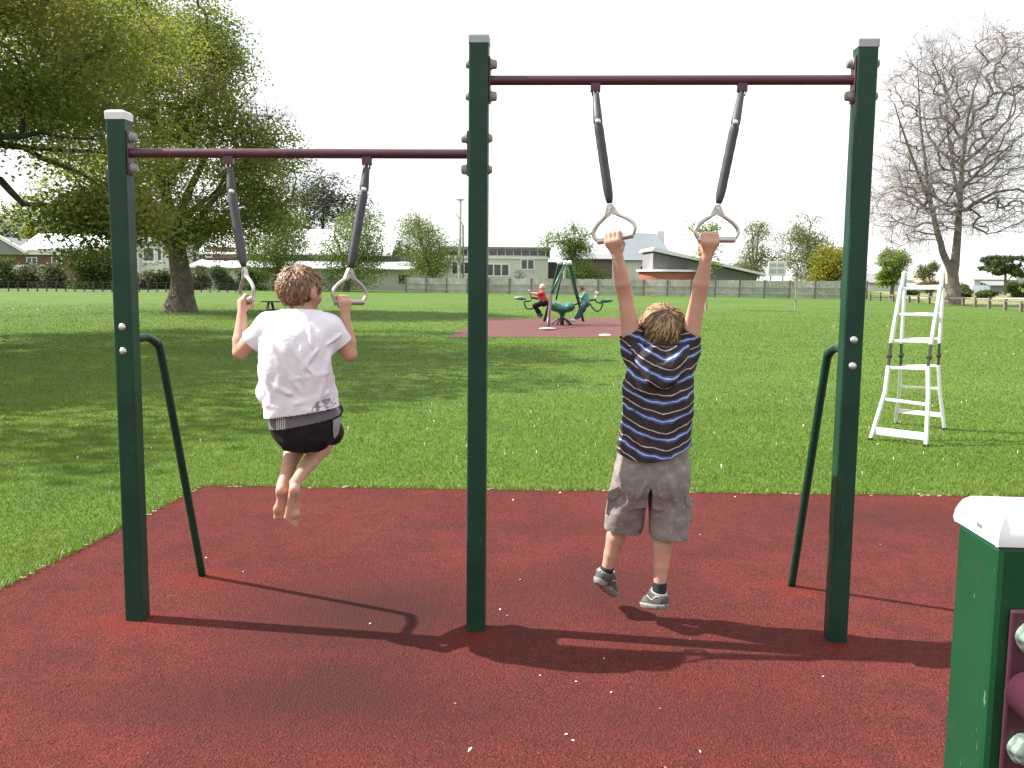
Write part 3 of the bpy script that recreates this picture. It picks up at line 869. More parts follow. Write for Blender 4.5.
def hair(person, c, ax, L, m, r, nape, fringe, n, length, lift, whorl, droop, seed, wave=.0):
    """cap of hair over the skull plus many tapered locks that follow it"""
    rg = np.random.default_rng(seed)
    rx, fx, ux = ax
    hc = L(0, -.008, .008)
    B = Body(hc - .17, hc + .17, .0042)
    B.ell(hc, r, .005, ax)
    B.each(lambda f, X, Y, Z: f + .0032 * folds(X, Y, Z, 130, 3) + .0018 * folds(X, Y, Z, 260, 8))
    sl_, X, Y, Z = B.win(B.lo, B.lo + B.h * B.dim)
    x, y, z = [(X - hc[0]) * a[0] + (Y - hc[1]) * a[1] + (Z - hc[2]) * a[2] for a in ax]
    jag = .006 * np.sin(x * 190) + .004 * np.sin(x * 330 + y * 200)
    B.f = np.maximum(B.f, .80 * y - .60 * z - fringe + jag * .4).astype(np.float32)
    B.f = np.maximum(B.f, nape - z + jag * .7 - .35 * np.maximum(y, 0) * 0).astype(np.float32)
    side = np.maximum(nape * .35 - z, -(y + .012))          # clear the ear: nothing below ear top ahead of it
    B.f = np.maximum(B.f, -np.maximum(side, 0) + np.where((z < .000 + jag * .4) & (y > -.030 - .35 * np.maximum(-.02 - z, 0)), .02, -1)).astype(np.float32)
    hp = bodypart('hair', B, m, person, smooth_it=1)
    V, T, Q, R, o = [], [], [], [], 0
    w = unit(np.array(whorl)); k = 0
    rr = np.asarray(r)
    for _ in range(n * 4):
        if k >= n: break
        d = unit(rg.normal(size=3))
        p = d * rr
        if .80 * p[1] - .60 * p[2] > fringe - .004 or p[2] < nape + .012: continue
        if p[2] < .012 and p[1] > -.034: continue
        fl = d - w; fl = fl - d * fl.dot(d)
        sw = np.cross(d, w) * .55                              # slight swirl round the crown
        fl = unit(unit(fl) + sw + rg.normal(size=3) * wave + np.array([0, 0, -droop]))
        ll = length * rg.uniform(.6, 1.25)
        fly = 1.6 if rg.uniform() < .10 else .8
        pts = [p * .99]; q = p.copy()
        for i in range(4):
            nd = unit(q / rr ** 2); tv = unit(fl - nd * fl.dot(nd)); q = q + tv * ll / 4
            e = np.linalg.norm(q / rr); q = q / e * (1.0 if i < 3 else 1.0)
            fl = unit(fl + rg.normal(size=3) * .12 + np.array([0, 0, -droop * .5]))
            pts.append(q + nd * lift * (.35 + .3 * i) * rg.uniform(.5, 1.2) * fly)
        pts = np.array(pts); wd = rg.uniform(.0022, .0042)
        pw = np.stack([hc + rx * a[0] + fx * a[1] + ux * a[2] for a in pts])
        tn = np.gradient(pw, axis=0); nr = pw - hc
        sd = np.cross(tn, nr); sd /= np.linalg.norm(sd, axis=1)[:, None] + 1e-9
        nr /= np.linalg.norm(nr, axis=1)[:, None]
        for i in range(5):
            ww = wd * (1, 1.1, 1, .75, .12)[i]
            V += [pw[i] - sd[i] * ww, pw[i] + nr[i] * ww * .7, pw[i] + sd[i] * ww]
        for i in range(4):
            for j in range(2): Q.append([o + i * 3 + j, o + i * 3 + j + 1, o + i * 3 + 4 + j, o + i * 3 + 3 + j])
        R += [rg.uniform()] * 8; o += 15; k += 1
    me = npmesh('locks', np.array(V) - BASE[person.name], [np.array(Q)], R)
    put('locks', me, m, hp, smooth=True)
    return hp

def ridge(f, X, Y, Z, a, b, w, h):
    """a fold running from a to b"""
    ab = b - a; L2 = ab.dot(ab)
    t = np.clip(((X - a[0]) * ab[0] + (Y - a[1]) * ab[1] + (Z - a[2]) * ab[2]) / L2, 0, 1)
    d2 = (X - a[0] - t * ab[0]) ** 2 + (Y - a[1] - t * ab[1]) ** 2 + (Z - a[2] - t * ab[2]) ** 2
    return f - h * np.sin(np.pi * np.clip(t, .02, .98)) ** .6 * np.exp(-d2 / w ** 2)

# ---------- boy in white, pulling himself up between the low rings
gl, w1 = R1; gr, w2 = R2
J = dict(neck=P(303, 311, 3.93), chest=P(297, 350, 3.90), waist=P(299, 392, 3.93), pelvis=P(305, 424, 3.96),
         sl=P(268, 326, 3.91), sr=P(330, 328, 3.91), el=P(240, 352, 3.95), er=P(349.5, 354, 3.95))
hl, hr = gl(-.010), gr(-.042)
base = V3(J['pelvis'][0], J['pelvis'][1], P(290, 522, 3.88)[2])
lo = np.array([P(222, 530, 3.9)[0], 3.55, .5]); hi = np.array([P(365, 300, 3.9)[0], 4.45, P(300, 255, 4)[2]])
B = Body(lo, hi, .0036)
hipL, hipR = P(288, 428, 3.97), P(318, 425, 3.97)
knL, knR = P(299, 436, 4.20), P(331, 433, 4.19)
anL, anR = P(282, 486, 3.96), P(295, 483, 3.93)
B.loft([J['pelvis'] - V3(0, 0, .05), J['pelvis'], J['waist'], J['chest'], (J['chest'] + J['neck']) / 2, J['neck'] - V3(0, 0, .01)],
       [.09, .118, .108, .128, .125, .06], [.085, .092, .075, .085, .075, .05], EX, .03)
hc1 = P(300.5, 289, 3.96)
Lh, axh = head(B, hc1, V3(.45, .89, -.08), V3(.05, .12, 1), J['neck'] - V3(0, 0, .02))
for s_, e_, h_, wd_, nd, th, in ((J['sl'], J['el'], hl, w1, V3(-.75, -.65, .1), 1), (J['sr'], J['er'], hr, w2, V3(.55, -.8, .1), 1)):
    c_ = (J['chest'] + J['neck']) / 2
    B.cap(c_ + (s_ - c_) * .3, s_, .06, .044, .03)
    limb(B, s_, e_, .041, .041, .031)
    wr = h_ + unit(e_ - h_) * .078 + nd * .012
    limb(B, e_, wr, .031, .0335, .0215)
    fist(B, h_, wd_, e_ - h_, nd, th, .86, wr)
for h_, k_, a_ in ((hipL, knL, anL), (hipR, knR, anR)):
    limb(B, h_, k_, .068, .062, .045)
    B.chain([k_, k_ + (a_ - k_) * .3, k_ + (a_ - k_) * .62, a_], [.045, .0445, .0325, .0225], .008)
def bare_foot(B, an, heel, toe, sole_n, inner):
    f = unit(toe - heel); nn = unit(sole_n - f * f.dot(sole_n)); sd = np.cross(f, nn) * inner
    L_ = np.linalg.norm(toe - heel)
    q = lambda u, v, w: heel + f * u * L_ + sd * v + nn * w
    B.cap(an, q(.12, 0, -.030), .0215, .021, .012)
    B.ell(q(.11, 0, -.013), (.0235, .027, .023), .010, (sd, f, nn))
    B.loft([q(.04, 0, -.016), q(.16, 0, -.016), q(.38, -.003, -.019), q(.60, 0, -.016), q(.74, .002, -.012), q(.84, .002, -.009)], [.018, .0225, .0245, .0295, .0325, .028], [.018, .022, .0205, .018, .015, .011], sd, .008, 2.2)
    B.ell(q(.70, .018, -.003), (.016, .022, .013), .010, (sd, f, nn))
    B.cap(q(.25, 0, -.034), q(.72, .004, -.020), .020, .014, .012)
    for i, (v, u, r_) in enumerate(((.022, 1.0, .0125), (.007, .975, .0090), (-.005, .945, .0085), (-.016, .905, .0082), (-.0255, .86, .0080))):
        B.cap(q(.78, v * .9, -.010), q(u - .04, v, -.004), r_ * 1.05, r_, .004)
bare_foot(B, anL, P(280, 489, 3.915), P(281, 520, 3.975), V3(-.1, -1, -.18), 1)
bare_foot(B, anR, P(294.5, 487, 3.885), P(290.5, 526, 3.945), V3(.1, -1, -.2), -1)
boy1 = bodypart('person', B, M_skin, None, base, 1)
tag(boy1, 'barefoot boy in white t-shirt and black shorts pulling himself up on the low rings', 'person')
eyes(Lh, boy1)
hair(boy1, hc1, axh, Lh, M_hair1, (.0785, .094, .087), -.066, .036, 3400, .044, .010, (0, -.40, .92), .30, 21, .45)

# T-shirt
m, t, out = nt('white_tshirt')
b = N(t, 'ShaderNodeBsdfPrincipled', Roughness=.85); b.inputs['Specular IOR Level'].default_value = .15
oc = objco(t)
pc = P(323, 405, 3.83) - base
mpn = N(t, 'ShaderNodeMapping'); mpn.inputs['Location'].default_value = tuple(-pc); t.links.new(oc, mpn.inputs['Vector'])
sx = t.nodes.new('ShaderNodeSeparateXYZ'); t.links.new(mpn.outputs[0], sx.inputs[0])
ex_ = mathn(t, 'ADD', mathn(t, 'POWER', mathn(t, 'ABSOLUTE', mathn(t, 'DIVIDE', sx.outputs[0], .058)), 2.0), mathn(t, 'POWER', mathn(t, 'ABSOLUTE', mathn(t, 'DIVIDE', mathn(t, 'SUBTRACT', sx.outputs[2], mathn(t, 'MULTIPLY', sx.outputs[0], .25)), .022)), 2.0))
msk = mathn(t, 'LESS_THAN', ex_, 1.0)
wv = noise(t, mpn.outputs[0], 20, 1, .5, 1.2)
ink = mathn(t, 'MULTIPLY', msk, ramp(t, wv, [(.46, 0.), (.49, .85), (.53, .85), (.56, 0.)]))
c = mixc(t, ramp(t, noise(t, oc, 7, 4), [(.3, 0.), (.7, 1.)]), (.66, .62, .71), (.72, .68, .76))
c = mixc(t, ink, c, (.16, .15, .19))
t.links.new(c, b.inputs['Base Color'])
h1 = noise(t, oc, 26, 5, .6, .6); h2 = noise(t, oc, 420, 2)
t.links.new(bumpn(t, mathn(t, 'ADD', h1, mathn(t, 'MULTIPLY', h2, .06)), .45, .010), b.inputs['Normal'])
t.links.new(b.outputs[0], out.inputs[0]); M_tee = m
def sleeve(B, s_, e_, ln, r0, r1, k=.03):
    d = unit(e_ - s_); end = s_ + d * ln
    B.cap(s_, end + d * .04, r0, r1, k)
    return end, d
B = Body(np.array([P(225, 400, 3.9)[0], 3.62, .86]), np.array([P(358, 400, 3.9)[0], 4.2, 1.62]), .0040)
hemc = P(302.5, 410, 3.93)
B.loft([P(304, 430, 3.94), hemc, P(299, 392, 3.925), P(297, 370, 3.905), P(296, 348, 3.895), P(298, 330, 3.90), P(301, 317, 3.915), P(303, 306, 3.925)],
       [.156, .157, .163, .163, .158, .152, .112, .056], [.128, .124, .118, .116, .112, .100, .080, .054], EX, .02, 2.2)
B.ell(P(266, 392, 3.93), (.035, .06, .035), .04)                    # slack cloth bagging over the waist
ends = []
for s_, e_ in ((J['sl'], J['el']), (J['sr'], J['er'])):
    B.cap(P(300, 322, 3.915), s_, .062, .054, .03)
    ends.append(sleeve(B, s_ + V3(0, 0, -.003), e_, .086 if s_ is J['sr'] else .105, .051, .0535))
def cloth1(f, X, Y, Z):
    amp = np.clip((1.50 - Z) / .5, .15, 1)
    f = f + .0062 * amp * folds(X, Y, Z, 30, 1, (1, 1, .7)) + .0028 * folds(X, Y, Z, 75, 4)
    nk = P(303, 318, 3.85); 
    for a_, b_, w_, h_ in ((P(268, 338, 3.80), P(300, 392, 3.80), .011, .011), (P(277, 330, 3.80), P(316, 378, 3.79), .010, .009), (P(328, 338, 3.80), P(300, 372, 3.79), .010, .008),
                           (P(285, 322, 3.82), P(288, 365, 3.79), .009, .008), (P(309, 322, 3.82), P(313, 352, 3.79), .009, .007), (P(262, 350, 3.84), P(272, 400, 3.83), .012, .011),
                           (P(330, 352, 3.84), P(318, 404, 3.82), .010, .009), (P(262, 404, 3.85), P(318, 412, 3.81), .010, .010), (P(332, 392, 3.85), P(292, 405, 3.80), .010, .010), (P(290, 380, 3.79), P(334, 372, 3.83), .009, .007),
                           (P(250, 335, 3.86), P(272, 345, 3.82), .008, .008), (P(345, 332, 3.87), P(326, 346, 3.83), .008, .008), (P(264, 378, 3.84), P(296, 398, 3.79), .010, .009), (P(300, 340, 3.79), P(304, 390, 3.79), .012, .007)):
        f = ridge(f, X, Y, Z, a_, b_, w_ * .95, h_ * 1.5)
    return f
B.each(cloth1)
hm0, hm1 = P(262, 419, 3.93), P(340, 407, 3.93)
hn = unit(np.cross(hm1 - hm0, V3(0, 1, -.02))); hn = hn if hn[2] < 0 else -hn
B.cutplane((hm0 + hm1) / 2, hn)
for end, d in ends: B.cutplane(end, d, near=(end + d * .05, .115))
B.cutplane(P(303, 309.5, 3.92), V3(0, .12, 1), near=(P(303, 304, 3.92), .085))
shirt = bodypart('t_shirt', B, M_tee, boy1, smooth_it=2, thick=.004)
# shorts with a grey waistband
M_blk = mat('black_cloth', (.012, .010, .013), .8, .3, 12, bump=.4, bscale=60, bdist=.006, spec=.2)
def shorts1(B, inf):
    B.loft([P(306, 447, 3.97), P(305, 437, 3.965), P(304, 424, 3.955), P(303, 400, 3.945)], [.096 + inf, .130 + inf, .138 + inf, .134 + inf], [.09 + inf, .112 + inf, .115 + inf, .105 + inf], EX, .02, 2.2)
    for h_, k_ in ((hipL, knL), (hipR, knR)):
        B.cap(h_ + V3(0, .02, 0), h_ + (k_ - h_) * .85 + V3(0, 0, .0), .080 + inf, .068 + inf, .03)
    B.cap(P(327, 420, 4.0), P(336, 410, 4.10), .042 + inf, .034 + inf, .03)
    return B
sb = (np.array([P(235, 400, 3.9)[0], 3.75, .70]), np.array([P(372, 400, 4)[0], 4.4, 1.2]))
B = shorts1(Body(*sb, .0045), 0)
B.each(lambda f, X, Y, Z: f + .004 * folds(X, Y, Z, 45, 6) + .002 * folds(X, Y, Z, 95, 2))
for k_, h_ in ((knL, hipL), (knR, hipR)):
    d = unit(k_ - h_); B.cutplane(h_ + d * .20, d, near=(h_ + d * .28, .14))
B.cutplane(P(303, 404, 3.94), V3(0, 0, 1))
sh = bodypart('shorts', B, M_blk, boy1, smooth_it=2)
m, t, out = nt('grey_waistband')
b = N(t, 'ShaderNodeBsdfPrincipled', Roughness=.8); oc = objco(t)
sx = t.nodes.new('ShaderNodeSeparateXYZ'); t.links.new(oc, sx.inputs[0])
x0 = P(275, 430, 3.85)[0] - base[0]; x1 = P(285.5, 430, 3.85)[0] - base[0]
st_ = mathn(t, 'GREATER_THAN', mathn(t, 'FRACT', mathn(t, 'MULTIPLY', sx.outputs[0], 105.0)), .58)
inr = mathn(t, 'MULTIPLY', mathn(t, 'GREATER_THAN', sx.outputs[0], x0), mathn(t, 'LESS_THAN', sx.outputs[0], x1))
c = mixc(t, mathn(t, 'MULTIPLY', st_, inr), (.13, .115, .135), (.55, .54, .57))
t.links.new(c, b.inputs['Base Color']); t.links.new(bumpn(t, noise(t, oc, 50, 4), .3, .006), b.inputs['Normal']); t.links.new(b.outputs[0], out.inputs[0])
B = shorts1(Body(*sb, .0045), .004)
bnd = (P(266, 428, 3.93), P(339, 414, 3.93))
bn = unit(np.cross(bnd[1] - bnd[0], V3(0, 1, 0))); bn = bn if bn[2] < 0 else -bn
B.cutplane((bnd[0] + bnd[1]) / 2 + V3(0, 0, -.014), bn); B.cutplane((bnd[0] + bnd[1]) / 2 + V3(0, 0, .07), -bn)
B.cutplane(V3(0, 4.06, 0), V3(0, 1, 0))
bodypart('waistband', B, m, sh, smooth_it=2)
B = shorts1(Body(*sb, .0045), .003)
px0 = P(334.5, 430, 3.97)
B.cutplane(px0, V3(-1, 0, 0)); B.cutplane(px0 + V3(0, .05, 0), V3(0, 1, 0)); B.cutplane(px0 + V3(0, -.06, 0), V3(0, -1, 0)); B.cutplane(P(335, 449, 3.97), V3(0, 0, -1)); B.cutplane(P(335, 417, 3.97), V3(0, 0, 1))
bodypart('side_panel', B, mat('pale_panel', (.24, .225, .25), .8, .35, 60), sh, smooth_it=1)

# ---------- boy in the striped hooded top, hanging from the high rings
gl, w3 = R3; gr, w4 = R4
hl, hr = gl(-.006), gr(-.030)
K = dict(neck=P(661, 352, 4.03), chest=P(658, 388, 4.0), waist=P(655, 428, 4.02), pelvis=P(652, 462, 4.05),
         sl=P(633, 352, 4.0), sr=P(688, 352, 4.0), el=P(625.5, 297, 3.975), er=P(698.5, 297, 3.965))
base = V3(K['pelvis'][0], K['pelvis'][1], P(655, 613, 4.05)[2])
B = Body(np.array([P(580, 400, 4)[0], 3.70, base[2] - .02]), np.array([P(735, 400, 4)[0], 4.5, P(660, 222, 3.9)[2]]), .0038)
B.loft([K['pelvis'] - V3(0, 0, .06), K['pelvis'], K['waist'], K['chest'], (K['chest'] + K['neck']) / 2, K['neck'] - V3(0, 0, .0)], [.09, .125, .115, .125, .125, .07], [.085, .095, .08, .085, .08, .055], EX, .03)
hc2 = P(662, 329, 4.05)
Lh2, axh2 = head(B, hc2, V3(-.05, 1, .10), V3(.02, -.10, 1), K['neck'] - V3(0, 0, .02))
for s_, e_, h_, wd_, th in ((K['sl'], K['el'], hl, w3, 1), (K['sr'], K['er'], hr, w4, -1)):
    c_ = (K['chest'] + K['neck']) / 2
    B.cap(c_ + (s_ - c_) * .35, s_ - (s_ - c_) * .08, .062, .043, .03)
    limb(B, s_ - (s_ - c_) * .05, e_, .042, .0405, .0315)
    wr = h_ + unit(e_ - h_) * .080 + V3(0, -.012, 0)
    limb(B, e_, wr, .0315, .0345, .0225)
    fist(B, h_, wd_, e_ - h_, V3(0, -1, .1), th, .98, wr)
hipL, hipR = P(637, 466, 4.06), P(670, 466, 4.06)
knL, knR = P(621, 519, 4.20), P(663.5, 524, 4.09)
anL, anR = P(606.5, 571, 4.235), P(659.5, 587, 4.08)
for h_, k_, a_ in ((hipL, knL, anL), (hipR, knR, anR)):
    limb(B, h_, k_, .066, .062, .045)
    B.chain([k_, k_ + (a_ - k_) * .34, k_ + (a_ - k_) * .66, a_], [.042, .0445, .0345, .0255], .008)
    B.cap(a_, a_ + unit(a_ - k_) * .03, .028, .030, .01)
boy2 = bodypart('person', B, M_skin, None, base, 1)
tag(boy2, 'boy in striped hooded top and grey cargo shorts hanging from the high rings', 'person')
eyes(Lh2, boy2)
hair(boy2, hc2, axh2, Lh2, M_hair2, (.094, .108, .098), -.084, .040, 3200, .066, .008, (.12, -.62, .78), .55, 33, .30)

def stripemat(name, sag, z0):
    m, t, out = nt(name)
    b = N(t, 'ShaderNodeBsdfPrincipled', Roughness=.85); b.inputs['Specular IOR Level'].default_value = .15
    oc = objco(t); sx = t.nodes.new('ShaderNodeSeparateXYZ'); t.links.new(oc, sx.inputs[0])
    ax_ = mathn(t, 'ABSOLUTE', mathn(t, 'SUBTRACT', sx.outputs[0], .02))
    s_ = mathn(t, 'SUBTRACT', sx.outputs[2], mathn(t, 'MULTIPLY', mathn(t, 'POWER', ax_, 1.5), sag))
    wob = noise(t, oc, 9, 3, .5)
    s_ = mathn(t, 'ADD', s_, mathn(t, 'MULTIPLY_ADD', wob, .05, -.025 + z0))
    f = mathn(t, 'FRACT', mathn(t, 'DIVIDE', s_, .080))
    dk, bl, lb, wh = (.042, .033, .034), (.075, .105, .32), (.42, .55, .74), (.55, .47, .49)
    c = ramp(t, f, [(0, dk), (.17, bl), (.265, lb), (.335, bl), (.42, dk), (.69, wh), (.75, dk)], 'CONSTANT')
    v = noise(t, oc, 12, 4)
    c = mixc(t, ramp(t, v, [(.35, .25), (.7, 0.)]), c, (.014, .010, .011))
    t.links.new(c, b.inputs['Base Color'])
    t.links.new(bumpn(t, mathn(t, 'ADD', noise(t, oc, 28, 5, .6, .6), mathn(t, 'MULTIPLY', noise(t, oc, 420, 2), .06)), .45, .009), b.inputs['Normal'])
    t.links.new(b.outputs[0], out.inputs[0]); MATS[name] = m
    return m
M_str = stripemat('striped_jersey', .95, .004); M_str2 = stripemat('striped_hood', 1.6, .052)
B = Body(np.array([P(602, 400, 4)[0], 3.74, .80]), np.array([P(716, 400, 4)[0], 4.32, 1.50]), .0042)
B.loft([P(654, 474, 4.05), P(654, 455, 4.045), P(655, 430, 4.03), P(657, 405, 4.01), P(658.5, 382, 4.0), P(660, 362, 4.0), P(661, 348, 4.02), P(661, 340, 4.03)],
       [.172, .169, .158, .150, .149, .145, .105, .06], [.130, .128, .120, .115, .112, .105, .085, .06], EX, .02, 2.3)
ends = []
for s_, e_ in ((K['sl'], K['el']), (K['sr'], K['er'])):
    s_ = s_ - EX * (.007 if s_ is K['sr'] else .0)
    B.cap(P(660, 362, 4.0), s_, .075, .053, .03)
    ends.append(sleeve(B, s_, e_, .094, .0505, .051))
def cloth2(f, X, Y, Z):
    f = f + .0062 * folds(X, Y, Z, 30, 7, (1, 1, .75)) + .0026 * folds(X, Y, Z, 75, 9)
    for a_, b_, w_, h_ in ((P(628, 370, 3.92), P(652, 405, 3.88), .012, .012), (P(688, 372, 3.92), P(666, 404, 3.88), .012, .012), (P(624, 395, 3.92), P(650, 432, 3.89), .012, .010), (P(690, 400, 3.93), P(664, 434, 3.89), .011, .010),
                           (P(622, 425, 3.94), P(650, 452, 3.91), .012, .011), (P(690, 428, 3.94), P(662, 452, 3.91), .011, .010), (P(640, 440, 3.9), P(642, 470, 3.91), .012, .009), (P(668, 440, 3.9), P(672, 466, 3.92), .012, .009)):
        f = ridge(f, X, Y, Z, a_, b_, w_, h_ * 1.45)
    # the hem dips towards the middle of the back and lifts at the sides
    xh = (X - P(656, 455, 4.0)[0])
    zh = P(655, 466, 3.93)[2] + 2.6 * xh ** 2 + .03 * np.sin(xh * 9 + .7) - .12 * (Y - 3.93)
    cloth2.hem = zh
    return np.maximum(f, zh - Z)
B.each(cloth2)
for (end, d), sg_ in zip(ends, (-1, 1)): B.cutplane(end, d + EX * .42 * sg_, near=(end + d * .06, .105))
B.cutplane(P(661, 343, 4.03), V3(0, .15, 1), near=(P(661, 337, 4.03), .075))
top2 = bodypart('hooded_top', B, M_str, boy2, smooth_it=2, thick=0)
# hood lying open on the back
hx = P(661, 366, 3.90)
B = Body(hx - V3(.19, .16, .19), hx + V3(.19, .24, .19), .0042)
B.ell(P(661, 362, 3.915), (.098, .055, .092), .02, None)
B.ell(P(661, 376, 3.905), (.062, .050, .062), .03)
B.chain([P(634, 346, 3.96), P(641, 362, 3.90), P(652, 380, 3.875), P(662, 384, 3.868), P(672, 379, 3.875), P(682, 361, 3.90), P(686, 346, 3.96)], [.020, .019, .017, .016, .017, .019, .020], .02)
B.chain([P(640, 344, 3.95), P(645, 358, 3.875), P(650, 368, 3.865)], [.014, .013, .008], .012)
B.chain([P(683, 344, 3.95), P(677, 358, 3.875), P(672, 368, 3.865)], [.014, .013, .008], .012)
B.ell(P(661, 352, 3.862), (.052, .022, .050), .02, sub=True)
B.each(lambda f, X, Y, Z: f + .003 * folds(X, Y, Z, 50, 2) + .0015 * folds(X, Y, Z, 110, 5))
B.cutplane(P(661, 343.5, 3.95), V3(0, -.1, 1), open_=False)
bodypart('hood', B, M_str2, boy2, smooth_it=2)
# cargo shorts
M_khaki = mat('grey_khaki', (.215, .185, .175), .88, .18, 9, bump=.55, bscale=45, bdist=.008, spec=.15, tint=(.30, .265, .25), tscale=30)
B = Body(np.array([P(592, 500, 4)[0], 3.80, P(650, 545, 4.1)[2]]), np.array([P(702, 500, 4)[0], 4.42, P(650, 430, 4.0)[2]]), .0044)
B.loft([P(653, 500, 4.08), P(653, 486, 4.07), P(653, 470, 4.06), P(653, 440, 4.05)], [.10, .140, .154, .142], [.07, .108, .120, .108], EX, .02, 2.3)
hemL, hemR = P(623, 527.5, 4.17), P(667.5, 536, 4.09)
B.loft([hemL - V3(0, 0, .06) + (hemL - hipL) * .0, hemL, P(627, 500, 4.12), P(634, 470, 4.07), P(637, 452, 4.06)], [.088, .086, .085, .083, .06], [.092, .090, .100, .106, .08], EX, .045, 2.2)
B.loft([hemR - V3(0, 0, .06), hemR, P(669, 503, 4.08), P(671, 470, 4.06), P(668, 452, 4.05)], [.091, .089, .086, .083, .06], [.092, .090, .100, .106, .08], EX, .045, 2.2)
def cloth3(f, X, Y, Z):
    f = f + .0055 * folds(X, Y, Z, 38, 3, (1, 1, .7)) + .0026 * folds(X, Y, Z, 90, 6)
    for a_, b_, w_, h_ in ((P(634, 475, 3.94), P(628, 512, 4.03), .012, .009), (P(648, 480, 3.93), P(636, 505, 3.99), .010, .009), (P(668, 475, 3.93), P(676, 505, 3.97), .012, .009), (P(657, 482, 3.93), P(664, 515, 3.97), .010, .008)):
        f = ridge(f, X, Y, Z, a_, b_, w_, h_ * 1.4)
    # the seam between the legs
    cx = P(645.5, 505, 4.0)[0] - .05 * (Z - 1.0)
    f = np.maximum(f, .010 - np.abs(X - cx) - np.maximum(Z - P(646, 497, 3.95)[2], 0) * .25)
    return f
B.each(cloth3)
B.cutplane(hemL, V3(-.14, .18, -1), near=(hemL - V3(.0, 0, .08), .118)); B.cutplane(hemR, V3(-.02, .05, -1), near=(hemR - V3(0, 0, .08), .118))
sh2 = bodypart('cargo_shorts', B, M_khaki, boy2, smooth_it=2, thick=.004)
for pts_, out_ in (((P(611, 492, 4.05), P(622, 487, 4.02), P(622, 512, 4.06), P(608, 514, 4.12)), V3(-.75, -.65, .1)), ((P(681, 497, 4.00), P(688.5, 499, 4.06), P(689, 521, 4.08), P(683, 521, 4.03)), V3(.8, -.6, .05))):
    q = np.array(pts_); q = q + out_ * .012
    mb = MB(); mb.prism(q - out_ * .03, out_ * .038)
    pk = part('pocket', mb, M_khaki, sh2, bevel=.006)
    mb = MB(); up_ = unit(q[0] - q[3]); mb.prism(np.array([q[0] + up_ * .006, q[1] + up_ * .006, q[1] + (q[2] - q[1]) * .32, q[0] * .5 + q[1] * .5 + (q[2] - q[1]) * .42, q[0] + (q[3] - q[0]) * .32]) + out_ * .006, out_ * .006)
    part('flap', mb, M_khaki, pk, bevel=.003)
# shoes and socks
M_sock = mat('black_sock', (.012, .012, .014), .9, .2, 20, bump=.3, bscale=200, bdist=.002)
M_shoe = mat('grey_suede', (.060, .056, .055), .75, .3, 25, bump=.3, bscale=180, bdist=.002, tint=(.11, .105, .10), tscale=35)
M_sole = mat('pale_sole', (.25, .232, .21), .75, .3, 30, tint=(.11, .095, .085), tscale=45)
M_trim = mat('pale_trim', (.26, .26, .265), .65, .1, 30)
def shoe(an, heel, toe, up, shin):
    f = unit(toe - heel); u = unit(up - f * f.dot(up)); sd = np.cross(f, u); L_ = np.linalg.norm(toe - heel)
    q = lambda a, b_, c_: heel + f * a * L_ + sd * b_ + u * c_
    box = (np.minimum(heel, toe) - .11, np.maximum(heel, toe) + .13)
    def form(B, inf):
        B.ell(q(.14, 0, .030), (.031 + inf, .036 + inf, .042 + inf), .02, (sd, f, u))
        B.chain([q(.16, 0, .016), q(.5, .001, .014), q(.80, -.001, .010), q(.93, 0, .008)], [.032 + inf, .032 + inf, .034 + inf, .025 + inf], .01)
        return B
    B = form(Body(*box, .0036), 0)
    B.chain([q(.24, 0, .045), q(.42, 0, .048), q(.60, 0, .036)], [.032, .030, .024], .02)
    B.cap(q(.22, 0, .03), an - shin * .012, .036, .0385, .02)
    B.each(lambda f_, X, Y, Z: f_ + .0016 * folds(X, Y, Z, 130, 4))
    B.cutplane(q(0, 0, .0), -u, open_=False)
    dcol = unit(u * .9 - f * .38)
    B.cutplane(q(.20, 0, .064), dcol, open_=False)
    o = bodypart('shoe', B, M_shoe, boy2, smooth_it=1)
    B = form(Body(*box, .0036), .0045)
    B.cutplane(q(0, 0, .012), u, open_=False); B.cutplane(q(0, 0, -.014), -u, open_=False)
    bodypart('sole', B, M_sole, o, smooth_it=1)
    # pale panel round the heel counter and along the sides
    mb = MB()
    for s_ in (-1, 1):
        mb.tube(spline([q(-.035, s_ * .004, .040), q(.06, s_ * .030, .046), q(.22, s_ * .0365, .032), q(.40, s_ * .035, .042), q(.55, s_ * .029, .046)], 6), .0052, 6)
    mb.tube(spline([q(.20 + .20 * math.cos(a), .033 * math.sin(a), .066 + .017 * math.cos(a)) for a in np.linspace(0, 6.283, 14)[:-1]], 3, True), .0048, 6)
    part('trim', mb, M_trim, o, smooth=True)
    B = Body(an - .09, an + .09, .004)
    B.cap(an - shin * .05, an + shin * .032, .034, .0310, .01); B.cutplane(an + shin * .024, shin, open_=False)
    bodypart('sock', B, M_sock, boy2, smooth_it=1)
sL, sR = unit(knL - anL), unit(knR - anR)
shoe(anL, P(597.5, 580, 4.20), P(613, 594.5, 4.36), V3(.42, .30, .85), sL)
shoe(anR, P(664, 607, 4.02), P(645, 604, 4.17), V3(.05, .0, 1), sR)
# ------------------------------------------------------------------ trees and shrubs
M_bark = mat('bark', (.115, .092, .070), .95, .45, 3.5, bump=1.0, bscale=6, bdist=.16, tint=(.05, .045, .036), tscale=14)
M_barkg = mat('grey_bark', (.17, .142, .13), .95, .3, 3, bump=1.0, bscale=8, bdist=.06, tint=(.06, .05, .045), tscale=14)
M_twig = mat('twig', (.24, .20, .19), .9, .25, 2)
M_barkd = mat('dark_limb', (.040, .034, .028), .95, .3, 4, bump=.9, bscale=12, bdist=.04)
M_sap = mat('pale_bark', (.27, .24, .20), .9, .3, 6, bump=.5, bscale=20, bdist=.02)

